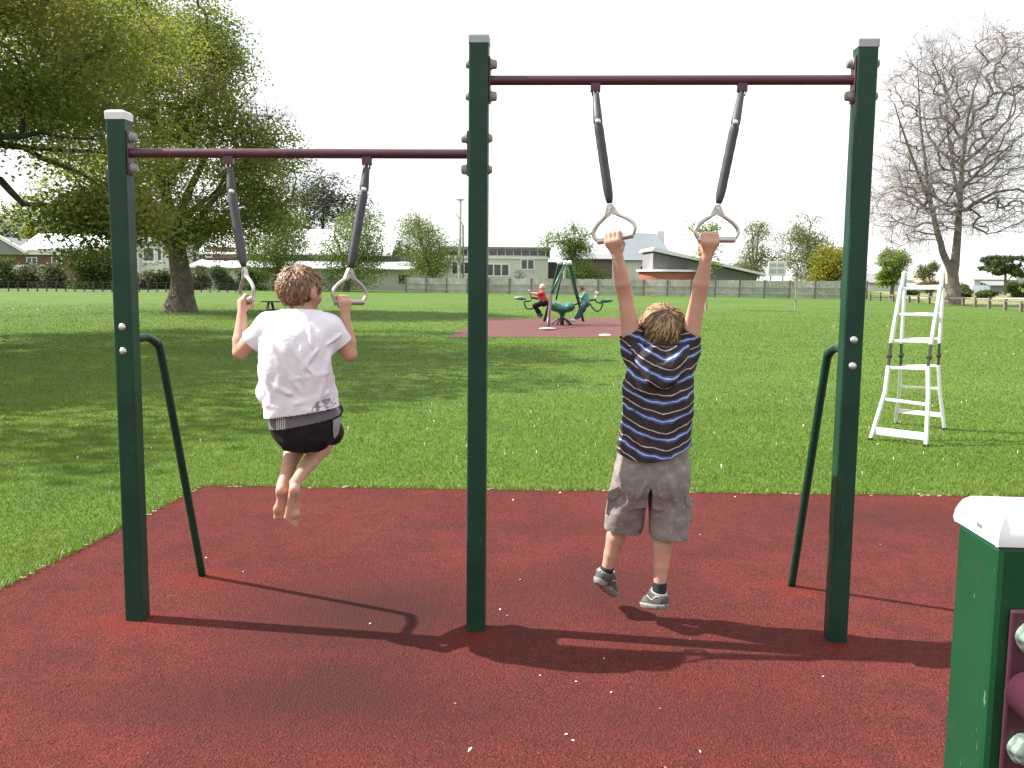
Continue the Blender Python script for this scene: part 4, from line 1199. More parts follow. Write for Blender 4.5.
def skeleton(paths, targets, step, rg, pen=.7, bow=.35, jit=.05):
    """nodes and parents: given trunk lines, then one limb to every target from the nearest wood"""
    pos, par, pid = [], [], []
    for k, p in enumerate(paths):
        p = np.asarray(p, float)
        if k == 0: pos.append(p[0]); par.append(-1); pid.append((0, 0.)); last = 0
        else:
            last = int(np.argmin(np.linalg.norm(np.array(pos) - p[0], axis=1)))
        for i in range(1, len(p)):
            n = max(1, int(np.linalg.norm(p[i] - p[i - 1]) / step))
            for j in range(1, n + 1):
                pos.append(p[i - 1] + (p[i] - p[i - 1]) * j / n + rg.normal(size=3) * step * jit * .6); par.append(last); pid.append((k, (i - 1 + j / n) / (len(p) - 1))); last = len(pos) - 1
    skeleton.main = len(pos); skeleton.pid = pid
    cap_ = len(pos) + len(targets) * 40
    A = np.zeros((cap_, 3)); A[:len(pos)] = pos; n = len(pos); par = par + [0] * (cap_ - n)
    root = A[0]
    z0 = root[2] + .22 * (np.max(targets[:, 2]) - root[2])
    dr = np.zeros((cap_, 3))
    for i in range(1, n): dr[i] = unit(A[i] - A[par[i]])
    dr[0] = (0, 0, 1)
    tips = []
    main = n
    ctr = A[:n].mean(0)
    for T in targets[np.argsort(np.linalg.norm(targets - ctr, axis=1))]:
        v = T - A[:n]; d = np.linalg.norm(v, axis=1)
        along = (v * dr[:n]).sum(1) / (d + 1e-9)
        cost = d * (1 + .35 * (1 - along)) + pen * np.maximum(0, A[:n, 2] - T[2]) + np.where(A[:n, 2] < z0, 4.0, 0)
        i = int(np.argmin(cost)); D = d[i]
        m = max(1, min(36, int(math.ceil(D / step))))
        a = A[i]; ctrl = a + dr[i] * D * bow + (T - a) * .35 + rg.normal(size=3) * D * .05
        last = i
        for j in range(1, m + 1):
            tt = j / m
            q = (1 - tt) ** 2 * a + 2 * tt * (1 - tt) * ctrl + tt * tt * T
            if j < m: q = q + rg.normal(size=3) * step * jit
            A[n] = q; par[n] = last; dr[n] = unit(q - A[last]); last = n; n += 1
        tips.append(last)
    return A[:n].copy(), np.array(par[:n]), np.array(tips), dr[:n]
def wood(A, par, tips, r_trunk, r_tip, flare=.6, flare_h=.5, pr=None, lim=None):
    n = len(A); cnt = np.zeros(n); cnt[tips] = 1
    for i in range(n - 1, 0, -1): cnt[par[i]] += cnt[i]
    cnt = np.maximum(cnt, 1); e = math.log(r_trunk / r_tip) / math.log(max(2, cnt[0]))
    r = r_tip * cnt ** e
    if lim: r = np.minimum(r, lim)
    if pr:
        for i, (k, f) in enumerate(skeleton.pid):
            r0, r1 = pr[k]; r[i] = r0 + (r1 - r0) * f ** .8
    r = r * (1 + flare * np.exp(-(A[:, 2] - A[0, 2]) / flare_h))
    return r
def woodmesh(A, par, r, base, minr=0):
    V, Q, o = [], [], 0
    idx = np.arange(1, len(A)); a = A[par[idx]]; b = A[idx]; rb = r[idx]; ra = np.minimum(r[par[idx]], rb * 1.25)
    ra = np.where(par[idx] == idx - 1, np.minimum(r[par[idx]], rb * 1.6), ra)
    d = b - a; L = np.linalg.norm(d, axis=1); ok = L > 1e-5
    a, b, ra, rb, d, L = a[ok], b[ok], ra[ok], rb[ok], d[ok], L[ok]
    d = d / L[:, None]
    b = b + d * (rb * .35)[:, None]
    ref = np.where(np.abs(d[:, 2:3]) < .9, np.array([[0, 0, 1.0]]), np.array([[1.0, 0, 0]]))
    u = np.cross(d, ref); u /= np.linalg.norm(u, axis=1)[:, None]; w_ = np.cross(d, u)
    for lo_, hi_, ns in ((.12, 99, 10), (.03, .12, 6), (0, .03, 3)):
        m = (rb >= lo_) & (rb < hi_)
        if not m.any(): continue
        ang = np.arange(ns) * 2 * np.pi / ns
        cs = u[m][:, None] * np.cos(ang)[None, :, None] + w_[m][:, None] * np.sin(ang)[None, :, None]
        v = np.concatenate([a[m][:, None] + cs * ra[m][:, None, None], b[m][:, None] + cs * rb[m][:, None, None]], 1)
        k = np.arange(m.sum())[:, None] * 2 * ns + o
        for j in range(ns): Q.append(k + np.array([[j, (j + 1) % ns, ns + (j + 1) % ns, ns + j]]))
        V.append(v.reshape(-1, 3)); o += v.shape[0] * 2 * ns
    return np.vstack(V), np.vstack(Q)
def leaves(ctr, per, spread, size, rg, flat=.6, droop=0, tint=None, aspect=.55, hang=0):
    """leaf faces scattered in clumps round the given points"""
    n = len(ctr) * per
    c = np.repeat(ctr, per, 0); cr = np.repeat(rg.uniform(size=len(ctr)) if tint is None else tint, per)
    off = np.clip(rg.normal(size=(n, 3)), -1.9, 1.9) * spread * np.array([1, 1, flat])
    p = c + off
    p[:, 2] -= droop * (off[:, 0] ** 2 + off[:, 1] ** 2) / spread
    if hang: p[:, 2] -= rg.uniform(size=n) ** .8 * hang
    d = rg.normal(size=(n, 3)); d[:, 2] = d[:, 2] * .45 - (.9 if hang else .25); d /= np.linalg.norm(d, axis=1)[:, None]
    s_ = rg.normal(size=(n, 3)); s_ -= d * (s_ * d).sum(1)[:, None]; s_ /= np.linalg.norm(s_, axis=1)[:, None]
    l = size * rg.uniform(.6, 1.3, n)[:, None]
    nn = np.cross(d, s_)
    V = np.stack([p - d * l * .5, p + s_ * l * aspect * .5 + nn * l * .06, p + d * l * .5, p - s_ * l * aspect * .5 + nn * l * .06], 1).reshape(-1, 3)
    Q = np.arange(n)[:, None] * 4 + np.array([[0, 1, 2, 3]])
    R = np.clip(.55 * cr + .45 * rg.uniform(size=n), 0, 1)
    return V, Q, R
def inell(n, c, r, rg, shell=.0, low=None):
    out_ = []
    while len(out_) < n:
        q = rg.uniform(-1, 1, 3); e = np.linalg.norm(q)
        if e > 1 or e < shell: continue
        p = np.asarray(c) + q * np.asarray(r)
        if low is not None and p[2] < low: continue
        out_.append(p)
    return np.array(out_)
def tree(name, base, label, cat, group, paths, ells, per, spread, size, lmat, bmat, rt, tip, step, seed, flat=.55, droop=.15, hang=0, pen=.7, aspect=.55, shell=.35, crown='crown', jit=.05, flare=.6, low=None, pr=None, lim=None):
    rg = np.random.default_rng(seed)
    T = np.vstack([inell(n, c, r, rg, shell, low) for n, c, r in ells] + ([np.array([p[-1] + (p[-1] - p[-2]) * .3 + rg.normal(size=3) * .5 for p in paths for _ in range(3)])] if pr else []))
    A, par, tips, dr = skeleton(paths, T, step, rg, pen, jit=jit)
    r = wood(A, par, tips, rt, tip, flare, .5, pr, lim)
    V, Q = woodmesh(A, par, r, base)
    root = thing(name, base, label, cat, group)
    put('trunk', npmesh('trunk', V - base, [Q]), bmat, root, smooth=True)
    if per:
        V, Q, R = leaves(A[tips], per, spread, size, rg, flat, droop, None, aspect, hang)
        put(crown, npmesh(crown, V - base, [Q], R), lmat, root)
    return root, A, tips, dr, r

# --- the big spreading tree behind the left post
M_oak = leafmat('oak_leaf', (.088, .118, .032), (.155, .182, .044), (.26, .262, .08), .55, ((.28, .225, .10), .35))
tb = G(180, 312)
Dt = tb[1]
Tt = lambda px, py, dd=0: P(px, py, Dt + dd)
mt = Dt / F
tpaths = [[tb - V3(0, 0, .2), Tt(181, 285), Tt(179, 262), Tt(176, 243), Tt(172, 225, .3), Tt(165, 190, .5), Tt(158, 140, .5), Tt(150, 80, .3)],
          [Tt(177, 250), Tt(195, 222, -.6), Tt(222, 190, -1), Tt(250, 160, -1.2)], [Tt(176, 243), Tt(150, 215, 1), Tt(115, 190, 1.6), Tt(75, 170, 2)],
          [Tt(172, 225), Tt(195, 180, 1.5), Tt(215, 130, 2), Tt(225, 80, 2.4)], [Tt(178, 255), Tt(160, 232, -2), Tt(140, 200, -3.5), Tt(130, 160, -4.5)], [Tt(173, 230), Tt(205, 200, 2.5), Tt(240, 185, 3.6)]]
px_ = lambda q: q * mt
ells = [(62, Tt(215, 165), (px_(78), 4.6, px_(66))), (46, Tt(185, 70), (px_(62), 4.5, px_(62))), (52, Tt(110, 120), (px_(80), 5, px_(80))), (40, Tt(60, 40), (px_(80), 5, px_(70))),
        (24, Tt(130, 20), (px_(70), 4.5, px_(40))), (22, Tt(195, 218), (px_(60), 3.6, px_(22))), (14, Tt(258, 205), (px_(28), 2.6, px_(26))), (12, Tt(268, 150), (px_(22), 2.4, px_(34))),
        (36, Tt(90, -30), (px_(120), 5, px_(50))), (18, Tt(205, 25), (px_(26), 3, px_(26))), (7, Tt(60, 200), (px_(60), 4, px_(20)))]
big, A_, tips_, dr_, rr_ = tree('oak_tree', tb, 'large leafy spreading tree with a stout gnarled trunk behind the left post', 'tree', None, tpaths, ells, 350, .66, .135, M_oak, M_bark, .50, .02, .55, 4, flat=.42, droop=.28, flare=.55, jit=.09, lim=.13, pr=((.52, .14), (.2, .05), (.25, .06), (.22, .05), (.26, .06), (.2, .05)))
# bare outer twigs showing beyond the leaves on its right-hand side
rg = np.random.default_rng(9); V, Q, o = [], [], 0
def twigs(p, d, n, L, r, rg, depth, sag, V, Q, R=None):
    """thin forked sprays as three-sided slivers"""
    for _ in range(n):
        dd = unit(d + rg.normal(size=3) * .55); q = p.copy(); l = L * rg.uniform(.5, 1.2); k = 4
        rr0 = r
        for i in range(k):
            dd = unit(dd + rg.normal(size=3) * .16 + V3(0, 0, -sag)); q2 = q + dd * l / k
            u = unit(np.cross(dd, V3(.3, .2, 1))); w_ = np.cross(dd, u)
            r2 = rr0 * .75
            o = len(V)
            for c_, r_ in ((q, rr0), (q2, r2)):
                for a in (0, 2.094, 4.189): V.append(c_ + (u * math.cos(a) + w_ * math.sin(a)) * r_)
            for j in range(3): Q.append((o + j, o + (j + 1) % 3, o + 3 + (j + 1) % 3, o + 3 + j))
            q, rr0 = q2, r2
            if depth and i in (1, 2) and rg.uniform() < .85: twigs(q, unit(dd + rg.normal(size=3) * .5), 1, l * .55, r2 * .8, rg, depth - 1, sag, V, Q)
for i in range(0, len(tips_)):
    p = A_[tips_[i]]
    if p[0] > Tt(222, 0)[0] and p[1] < Dt + 3: twigs(p, unit(dr_[tips_[i]] + V3(.7, 0, .3)), 2, 2.0, .018, rg, 2, -.01, V, Q)
put('twigs', npmesh('twigs', np.array(V) - tb, [np.array(Q)]), M_barkg, big)

# --- tree just outside the left edge: its limbs reach in, its shade falls across the lawn
nb2 = V3(-16.6, 20.5, 0)
M_near = leafmat('near_leaf', (.065, .098, .022), (.120, .155, .032), (.21, .22, .058), .55, ((.24, .19, .08), .5))
npaths = [[nb2 - V3(0, 0, .2), nb2 + V3(.1, 0, 1.6), nb2 + V3(.3, -.1, 3.2), nb2 + V3(.2, .2, 5.5), nb2 + V3(0, .3, 8)],
          [nb2 + V3(.3, 0, 3.0), P(-60, 150, 20.6), P(0, 146, 20.2), P(50, 150, 20.0), P(108, 152, 19.8)],
          [nb2 + V3(.3, 0, 3.0), P(-70, 140, 19.6), P(0, 138, 19), P(40, 132, 18.6), P(90, 140, 18.4)],
          [P(28, 148, 20.1), P(60, 165, 19.8), P(95, 182, 19.6), P(115, 205, 19.4)],
          [nb2 + V3(.25, 0, 2.6), P(-50, 172, 21.4), P(0, 180, 21), P(22, 203, 20.6), P(52, 207, 20.4), P(72, 200, 20.2), P(105, 216, 20)],
          [nb2 + V3(.3, 0, 3.2), nb2 + V3(2, -2.5, 5), nb2 + V3(3.2, -5.2, 6)], [nb2 + V3(.3, 0, 3.2), nb2 + V3(1.5, 3, 5), nb2 + V3(2.5, 6, 6)], [nb2 + V3(.2, 0, 4), nb2 + V3(-2.5, -1, 6), nb2 + V3(-5, -2, 7)]]
nells = [(75, nb2 + V3(2, -2, 9.9), (7, 9.5, 1.5)), (70, nb2 + V3(2.0, 0, 7.3), (6.4, 7.5, 2.3)), (70, nb2 + V3(2.2, -5, 6.2), (5.2, 5.0, 2.2)), (50, nb2 + V3(2.5, 5, 7.6), (5.0, 4.0, 2.3)), (30, nb2 + V3(0, 0, 10), (5, 6, 2)), (20, P(60, 60, 19.5), (1.6, 2.0, 1.4)), (12, P(105, 205, 19.5), (.6, .8, .3)), (12, P(20, 110, 20.5), (1.4, 1.6, .6))]  # first ellipsoid: high crown layer added out of view to broaden the lawn shade
near, nA, nT, nD, nR = tree('spreading_tree', nb2, 'tree reaching in from the left edge with long dark limbs', 'tree', None, npaths, nells, 560, .52, .100, M_near, M_barkd, .42, .010, .42, 14, flat=.4, droop=.12, jit=.09, pen=.5, lim=.05, pr=((.42, .12), (.17, .02), (.13, .018), (.07, .016), (.13, .014), (.15, .03), (.15, .03), (.15, .03)))

ctr_n = nA[nT]; ctr_n = ctr_n[(ctr_n[:, 2] > 2.9 + .345 * ctr_n[:, 1]) | (ctr_n[:, 1] < 13)]
V, Q, R = leaves(ctr_n, 120, .8, .30, np.random.default_rng(15), .4, .3)  # oversized leaves added on unseen clumps to thicken the shade on the lawn
put('shade_crown', npmesh('shade_crown', V - nb2, [Q], R), M_near, near)

# --- big bare tree on the right
bb = G(953, 305); Db = bb[1]; Bt = lambda px, py, dd=0: P(px, py, Db + dd); mb_ = Db / F
bpaths = [[bb - V3(0, 0, .2), Bt(954, 290), Bt(953, 275), Bt(956, 255), Bt(958, 230), Bt(960, 200), Bt(962, 165), Bt(966, 130, .5), Bt(973, 92, .8), Bt(985, 58, 1)],
          [Bt(953, 275), Bt(945, 258), Bt(938, 235, -.6), Bt(931, 205, -.8), Bt(926, 170, -1), Bt(921, 130, -1), Bt(919, 90, -1), Bt(917, 60, -1)],
          [Bt(959, 215), Bt(975, 203, -.8), Bt(995, 192, -1.4), Bt(1018, 189, -1.8), Bt(1042, 200, -2)],
          [Bt(960, 205), Bt(953, 170, 1.2), Bt(948, 130, 1.8), Bt(945, 85, 2.2)], [Bt(933, 215), Bt(915, 198, 1), Bt(898, 190, 1.5), Bt(880, 195, 2)],
          [Bt(962, 165), Bt(982, 148, 1.5), Bt(1008, 120, 2), Bt(1020, 80, 2.2)], [Bt(931, 205), Bt(915, 165, -2), Bt(902, 130, -2.5), Bt(895, 105, -3)], [Bt(960, 190), Bt(980, 170, -2.5), Bt(1005, 150, -3.4), Bt(1030, 130, -4)]]
q_ = lambda v: v * mb_
bells = [(300, Bt(922, 120), (q_(45), 3.4, q_(78))), (420, Bt(985, 95), (q_(62), 4.4, q_(70))), (280, Bt(912, 205), (q_(48), 3.6, q_(46))), (300, Bt(1000, 185), (q_(62), 4.2, q_(50))), (200, Bt(955, 170), (q_(50), 4.5, q_(60))), (90, Bt(1010, 60), (q_(35), 3, q_(34)))]
rg = np.random.default_rng(3)
T = np.vstack([inell(n, c, r, rg, .2) for n, c, r in bells] + [np.array([p[-1] + unit(p[-1] - p[-2]) * rg.uniform(.2, 1.0) + rg.normal(size=3) * .5 for p in bpaths for _ in range(7)])])
A, par, tips, dr = skeleton(bpaths, T, .6, rg, 1.1, bow=.2, jit=.04)
r = wood(A, par, tips, .50, .012, .45, .8, ((.46, .02), (.29, .02), (.15, .05), (.16, .03), (.14, .03), (.14, .03), (.14, .03), (.14, .03)), .075)
V, Q = woodmesh(A, par, r, bb)
bare = thing('bare_tree', bb, 'tall leafless tree with two main stems and drooping twigs', 'tree')
put('trunk', npmesh('trunk', V - bb, [Q]), M_barkg, bare, smooth=True)
V, Q = [], []
for i in tips:
    twigs(A[i], unit(dr[i] + V3(0, 0, .1)), 4, 1.9, .0125, rg, 2, .10, V, Q)
for i in rg.choice(np.arange(60, len(A)), 700):
    if A[i][2] > 4.5: twigs(A[i], unit(dr[i] + rg.normal(size=3) * .8), 1, 1.6, .010, rg, 2, .08, V, Q)
put('twigs', npmesh('twigs', np.array(V) - bb, [np.array(Q)]), M_twig, bare)

# --- trees and shrubs round the edge of the park
M_wil = leafmat('willow_leaf', (.060, .105, .022), (.105, .160, .034), (.165, .215, .060), .45)
M_wil2 = leafmat('pale_willow_leaf', (.085, .130, .035), (.14, .19, .055), (.21, .25, .085), .45)
M_pin = leafmat('dark_pine', (.022, .028, .020), (.040, .046, .032), (.070, .072, .052), .15)
M_shr = leafmat('shrub_leaf', (.030, .052, .014), (.060, .086, .020), (.100, .125, .038), .3)
M_gry = leafmat('grey_green_leaf', (.055, .075, .045), (.090, .115, .068), (.14, .165, .105), .3)
M_flo = leafmat('flowering_leaf', (.040, .056, .022), (.085, .100, .048), (.30, .24, .20), .25)
M_yel = leafmat('golden_leaf', (.085, .115, .014), (.19, .185, .018), (.34, .26, .022), .4)
M_lim = leafmat('lime_leaf', (.085, .155, .020), (.15, .23, .035), (.22, .29, .060), .5)
M_mix = leafmat('spring_leaf', (.070, .090, .030), (.125, .145, .050), (.20, .205, .085), .4)
def simple(name, px, pyb, D, pxl, pxr, pyt, pyc, label, cat, group, lm, bm, seed, n=60, per=45, size=None, hang=0, trunk=.12, stems=1, z0=None, depth=.8, shell=.3, flat=.7, spread=.16, crown='crown'):
    """a tree filling pixel box pxl..pxr, pyt..pyc, its foot at px; D metres away"""
    b_ = P(px, pyb, D); b_[2] = 0 if z0 is None else z0
    mm = D / F
    c_ = P((pxl + pxr) / 2, (pyt + pyc) / 2, D); rx, rz = (pxr - pxl) / 2 * mm, (pyc - pyt) / 2 * mm
    rg = np.random.default_rng(seed)
    paths = [[b_ - V3(0, 0, .1), b_ + (c_ - b_) * .4 + V3(.05 * rx, 0, 0), c_ + V3(0, 0, rz * .3), c_ + V3(0, 0, rz * .7)]]
    for k in range(stems - 1): paths.append([b_ + (c_ - b_) * .25, c_ + V3(rx * rg.uniform(-.6, .6), rx * rg.uniform(-.4, .4), rz * rg.uniform(-.2, .4))])
    hg = hang * rz
    rx *= 1.08
    blobs = []; k = max(5, n // 6)
    for i in range(k):
        a = rg.uniform(0, 6.28); f = rg.uniform(.1, .72); h_ = rg.uniform(-.75, .84) if crown == 'crown' else rg.uniform(-.95, .72)
        w_ = math.sqrt(max(.12, 1 - h_ * h_))
        blobs.append((max(3, int(n * 1.5) // k), c_ + V3(math.cos(a) * f * rx * w_, math.sin(a) * f * rx * w_ * depth, h_ * rz), (rx * .46, rx * .46 * depth, rz * .36)))
    return tree(name, b_, label, cat, group, paths, blobs, per, min(rx, rz) * spread, size or max(.10, 2.4 * mm), lm, bm, trunk, max(.012, .25 * mm), max(.3, rz / 5), seed, flat, .1, hg, .6, .5 if not hang else .32, shell, crown=crown)
TG = 'trees standing behind the lawn'
simple('willow_tree', 276, 292, 93, 243, 309, 208, 282, 'weeping tree directly above and left of the white shirt boy\'s head', 'tree', TG, M_wil, M_barkg, 31, 80, 120, .26, .5, .24, 2)
simple('willow_tree', 346, 291, 93, 314, 392, 202, 280, 'weeping tree behind the right low ring, in front of the dark pine', 'tree', TG, M_wil, M_barkg, 32, 90, 120, .26, .5, .24, 2)
simple('willow_tree', 432, 286, 96, 397, 458, 203, 268, 'light green weeping tree beside the tall pole', 'tree', TG, M_wil2, M_sap, 33, 80, 110, .25, .55, .2, 3)
simple('pine_tree', 318, 285, 150, 286, 362, 172, 262, 'dark grey-green pine rising above the weeping trees', 'tree', TG, M_pin, M_barkd, 34, 70, 130, .42, 0, .35, 2, flat=.35, spread=.24)
simple('leafy_tree', 573, 290, 102, 543, 606, 226, 280, 'loose green tree behind the seesaw frame', 'tree', TG, M_wil, M_barkg, 35, 70, 95, .27, .2, .22, 3)
simple('tall_tree', 752, 290, 108, 730, 784, 221, 284, 'hazy half-bare tree right of the white sloping roof', 'tree', TG, M_mix, M_barkg, 36, 80, 70, .25, .1, .25, 3)
simple('tall_tree', 808, 292, 104, 776, 842, 219, 288, 'broad pale green tree left of the right post', 'tree', TG, M_mix, M_barkg, 37, 90, 90, .26, .1, .25, 3)
simple('golden_tree', 832, 294, 90, 806, 858, 230, 290, 'golden yellow leafed tree partly hidden by the right post', 'tree', TG, M_yel, M_barkg, 38, 80, 110, .24, 0, .22, 2, spread=.2)
simple('lime_tree', 891, 300, 78, 873, 912, 252, 287, 'small bright lime green tree below the bare tree\'s left side', 'tree', TG, M_lim, M_barkg, 39, 90, 90, .20, 0, .14, 1)
simple('young_tree', 931, 299, 86, 912, 946, 262, 292, 'thin green tree just left of the bare tree\'s trunk', 'tree', TG, M_mix, M_barkg, 40, 40, 70, .2, 0, .10, 2)
simple('flat_topped_tree', 1004, 292, 110, 980, 1030, 256, 276, 'flat topped tree on a thin stem before the white house', 'tree', TG, M_shr, M_barkg, 41, 50, 80, .3, 0, .16, 2)
simple('dark_pine', 990, 288, 170, 975, 1012, 258, 284, 'dark evergreen far behind the white house', 'tree', TG, M_pin, M_barkd, 42, 40, 70, .4, 0, .2, 1)
SG = 'young saplings on the lawn'
simple('sapling', 706, 308, 48, 689, 722, 222, 278, 'slim sapling on the lawn beside the striped boy\'s right hand', 'sapling', SG, M_lim, M_sap, 43, 46, 26, .14, 0, .05, 2, spread=.2)
simple('sapling', 795, 306, 52, 784, 808, 268, 294, 'spindly sapling on the lawn left of the right post', 'sapling', SG, M_mix, M_sap, 44, 18, 12, .12, 0, .035, 2, spread=.2)
HG = 'shrubs along the far left edge of the lawn'
for px, D, l_, r_2, t_, lm, lab, sd in ((5, 92, -14, 17, 248, M_shr, 'tall dark bush at the extreme left edge', 51), (28, 94, 15, 42, 266, M_flo, 'low pink-tinged bush, leftmost of the flowering shrubs', 52), (50, 94, 38, 66, 263, M_flo, 'pink-tinged flowering bush touching the big round bush', 53),
                             (88, 91, 60, 120, 247, M_shr, 'big round dark green bush left of the left post', 54), (145, 94, 133, 160, 267, M_flo, 'patchy bush between the left post and the big trunk', 55), (160, 95, 152, 176, 270, M_shr, 'dark bush tucked behind the big trunk', 56),
                             (196, 94, 185, 209, 268, M_flo, 'patchy bush just right of the big trunk', 57), (225, 93, 212, 241, 265, M_gry, 'rounded grey-green bush left of the low ring', 58), (253, 94, 240, 264, 268, M_gry, 'grey-green bush behind the left low ring', 59)):
    simple('bush', px, 292, D, l_, r_2, t_, 293, lab, 'bush', HG, lm, M_barkd, sd, 60 if sd != 54 else 150, 130, .22, 0, .09, 3, shell=.2, spread=.24, crown='foliage')
for px, D, l_, r_2, t_, b2, lm, lab, sd in ((703, 112, 693, 714, 272, 284, M_lim, 'small bright bush at the foot of the modern house', 61), (1018, 95, 1008, 1034, 281, 297, M_shr, 'clipped dark bush at the right edge', 62), (985, 88, 972, 998, 286, 298, M_shr, 'low scrub right of the bare trunk', 63), (962, 92, 944, 976, 284, 298, M_mix, 'low scrub behind the bare trunk', 64), (905, 96, 894, 918, 284, 297, M_shr, 'scrub below the lime green tree', 65)):
    if sd == 61: px, l_, r_2 = 522, 512, 534; D = 107; t_, b2 = 262, 284
    simple('bush', px, b2, D, l_, r_2, t_, b2, lab, 'bush', None, lm, M_barkd, sd, 40, 70, .22, 0, .07, 3, shell=.2, spread=.24, crown='foliage', z0=0)
simple('bush', 577, 282, 108, 568, 590, 268, 284, 'bright green bush showing through the seesaw frame', 'bush', None, M_lim, M_barkd, 66, 40, 70, .22, 0, .07, 3, shell=.2, spread=.24, crown='foliage', z0=0)
simple('golden_tree', 30, 250, 150, 18, 42, 228, 262, 'golden tree behind the long white roof', 'tree', None, M_yel, M_barkd, 67, 40, 70, .34, 0, .15, 2, spread=.24, z0=0)
simple('golden_tree', 86, 250, 150, 74, 100, 231, 262, 'golden tree behind the white roof, left of the left post', 'tree', None, M_yel, M_barkd, 68, 40, 70, .34, 0, .15, 2, spread=.24, z0=0)
# --- wooded hill far left, low blue hill far right
M_hill = mat('far_hill', (.05, .07, .04), .95, .25, .03)
def hill(x0, x1, D, dep, hts, nm):
    n = len(hts); xs = np.linspace(x0, x1, n); V, Fq = [], []
    for j, (fy, fz) in enumerate(((0, -.2), (.25, .55), (.5, 1), (.8, .7), (1, -.2))):
        for i in range(n): V.append((xs[i], D + dep * fy, hts[i] * fz))
    Fq = [(j * n + i, j * n + i + 1, (j + 1) * n + i + 1, (j + 1) * n + i) for j in range(4) for i in range(n - 1)]
    return tag(put(nm, npmesh(nm, V, [Fq]), M_hill, smooth=True), kind='structure')
h1 = [2, 12, 17, 19, 20, 19, 17, 15, 12, 9, 6, 4, 2]
hill(-260, 10, 270, 130, h1, 'hills')
hill(225, 620, 480, 200, [0, 3, 6, 9, 12, 15, 17, 15, 10, 4], 'hills')
rg = np.random.default_rng(77); cs = []
for _ in range(520):
    x = rg.uniform(-250, -10); f = rg.uniform(.0, .6); hz_ = np.interp(x, np.linspace(-260, 10, 13), h1) * np.interp(f, (0, .25, .5, .8), (0, .55, 1, .7))
    cs.append((x, 270 + 130 * f, hz_ + rg.uniform(1, 4.5)))
V, Q, R = leaves(np.array(cs), 45, 2.6, 1.5, rg, .8)
M_wood = leafmat('far_wood', (.016, .028, .014), (.032, .050, .022), (.060, .080, .034), .2)
tag(put('woods', npmesh('woods', V, [Q], R), M_wood), 'dark wooded slope beyond the long white roof', 'woods', kind='stuff')
# ------------------------------------------------------------------ buildings beyond the lawn
M_roofw = mat('white_roof', (.62, .63, .64), .6, .06, .4)
M_wallw = mat('white_wall', (.58, .57, .54), .8, .08, .5)
M_wallc = mat('cream_wall', (.46, .47, .42), .85, .1, .4)
M_brick = mat('brick_wall', (.16, .085, .066), .9, .25, 1.5, tint=(.16, .07, .05), tscale=9)
M_roofg = mat('grey_roof', (.20, .20, .215), .7, .12, .6)
M_roofs = mat('slate_roof', (.165, .195, .215), .6, .1, .3)
M_dark = mat('dark_band', (.045, .042, .042), .6, .3, .6)
M_slat = mat('grey_cladding', (.20, .19, .20), .8, .15, .8)
M_red = mat('red_drum', (.30, .10, .065), .8, .15, .8)
M_pane = mat('dark_glass', (.025, .028, .032), .12, .3, .5, spec=.8)
M_trimw = mat('white_trim', (.72, .72, .72), .6, .05, 2)
def rect(px0, px1, py0, py1, D):
    a, b_ = P(px0, (py0 + py1) / 2, D)[0], P(px1, (py0 + py1) / 2, D)[0]
    z1, z0 = P((px0 + px1) / 2, py0, D)[2], P((px0 + px1) / 2, py1, D)[2]
    return a, b_, z0, z1
def wall(parent, name, r, D, dep, m, z0=None, **kw):
    mb = MB(); mb.box((r[0], D, r[2] if z0 is None else z0), (r[1], D + dep, r[3]))
    return part(name, mb, m, parent, **kw)
def window(parent, r, D, nx=2, ny=1, m=None, fr=.09):
    a, b_, z0, z1 = r
    mb = MB(); y0, y1 = D - .07, D + .02
    for x in np.linspace(a, b_, nx + 1): mb.box((x - fr / 2, y0, z0), (x + fr / 2, y1, z1))
    for k, z in enumerate(np.linspace(z0, z1, ny + 1)):
        mb.box((a - fr / 2, y0 - .004, z - fr / 2), (b_ + fr / 2, y1 - .004, z + fr / 2))
    wn = part('window', mb, m or M_trimw, parent)
    mb = MB(); mb.box((a, D - .025, z0), (b_, D + .015, z1)); part('pane', mb, M_pane, wn)
    return wn
def slope(parent, name, a, b_, y0, z0, y1, z1, th, m):
    """single pitch of roof from the front edge up to the back edge"""
    mb = MB(); mb.prism([(a, y0, z0), (a, y1, z1), (a, y1, z1 + th), (a, y0, z0 + th)], (b_ - a, 0, 0))
    return part(name, mb, m, parent)
def gable_end(parent, name, pts, D, dep, m):
    mb = MB(); mb.prism([(x, D, z) for x, z in pts], (0, dep, 0)); return part(name, mb, m, parent)

# brick school block, far left
D = 112
bk_ = thing('brick_building', (P(55, 270, D)[0], D, 0), 'long brick building with white roof behind the left hedge', 'building')
r = rect(-60, 102, 252, 290, D); wall(bk_, 'wall', (r[0], r[1], 0, r[3]), D, 10, M_brick, 0)
r2 = rect(-60, 103, 251, 254.5, D); wall(bk_, 'fascia', r2, D - .35, .6, M_trimw)
a, b_, z0, z1 = rect(18, 103, 241.5, 251, D); slope(bk_, 'roof', a, b_, D - .5, z0, D + 5, z1 + 1.0, .12, M_roofw)
wl = rect(-30, 60, 264.5, 290, D - .4); wall(bk_, 'plinth', (wl[0], wl[1], 0, wl[3]), D - .4, .3, M_wallw, 0)
for x0, x1 in ((27, 37), (52, 62), (78, 88)): window(bk_, rect(x0, x1, 257.5, 263.2, D), D)
for x0, x1 in ((38, 52), (55, 72)): window(bk_, rect(x0, x1, 248.6, 251, D - .6), D - .62, 3)
a, b_, z0, z1 = rect(-22, 30, 237, 253, D)
gable_end(bk_, 'gable', [(a, z0), (b_, z0), (P(3, 240, D)[0], z1)], D - .9, 8, M_roofg)
gx_ = [P(2, 237.5, D)[0], P(31, 252.5, D)[0]]; mb = MB()
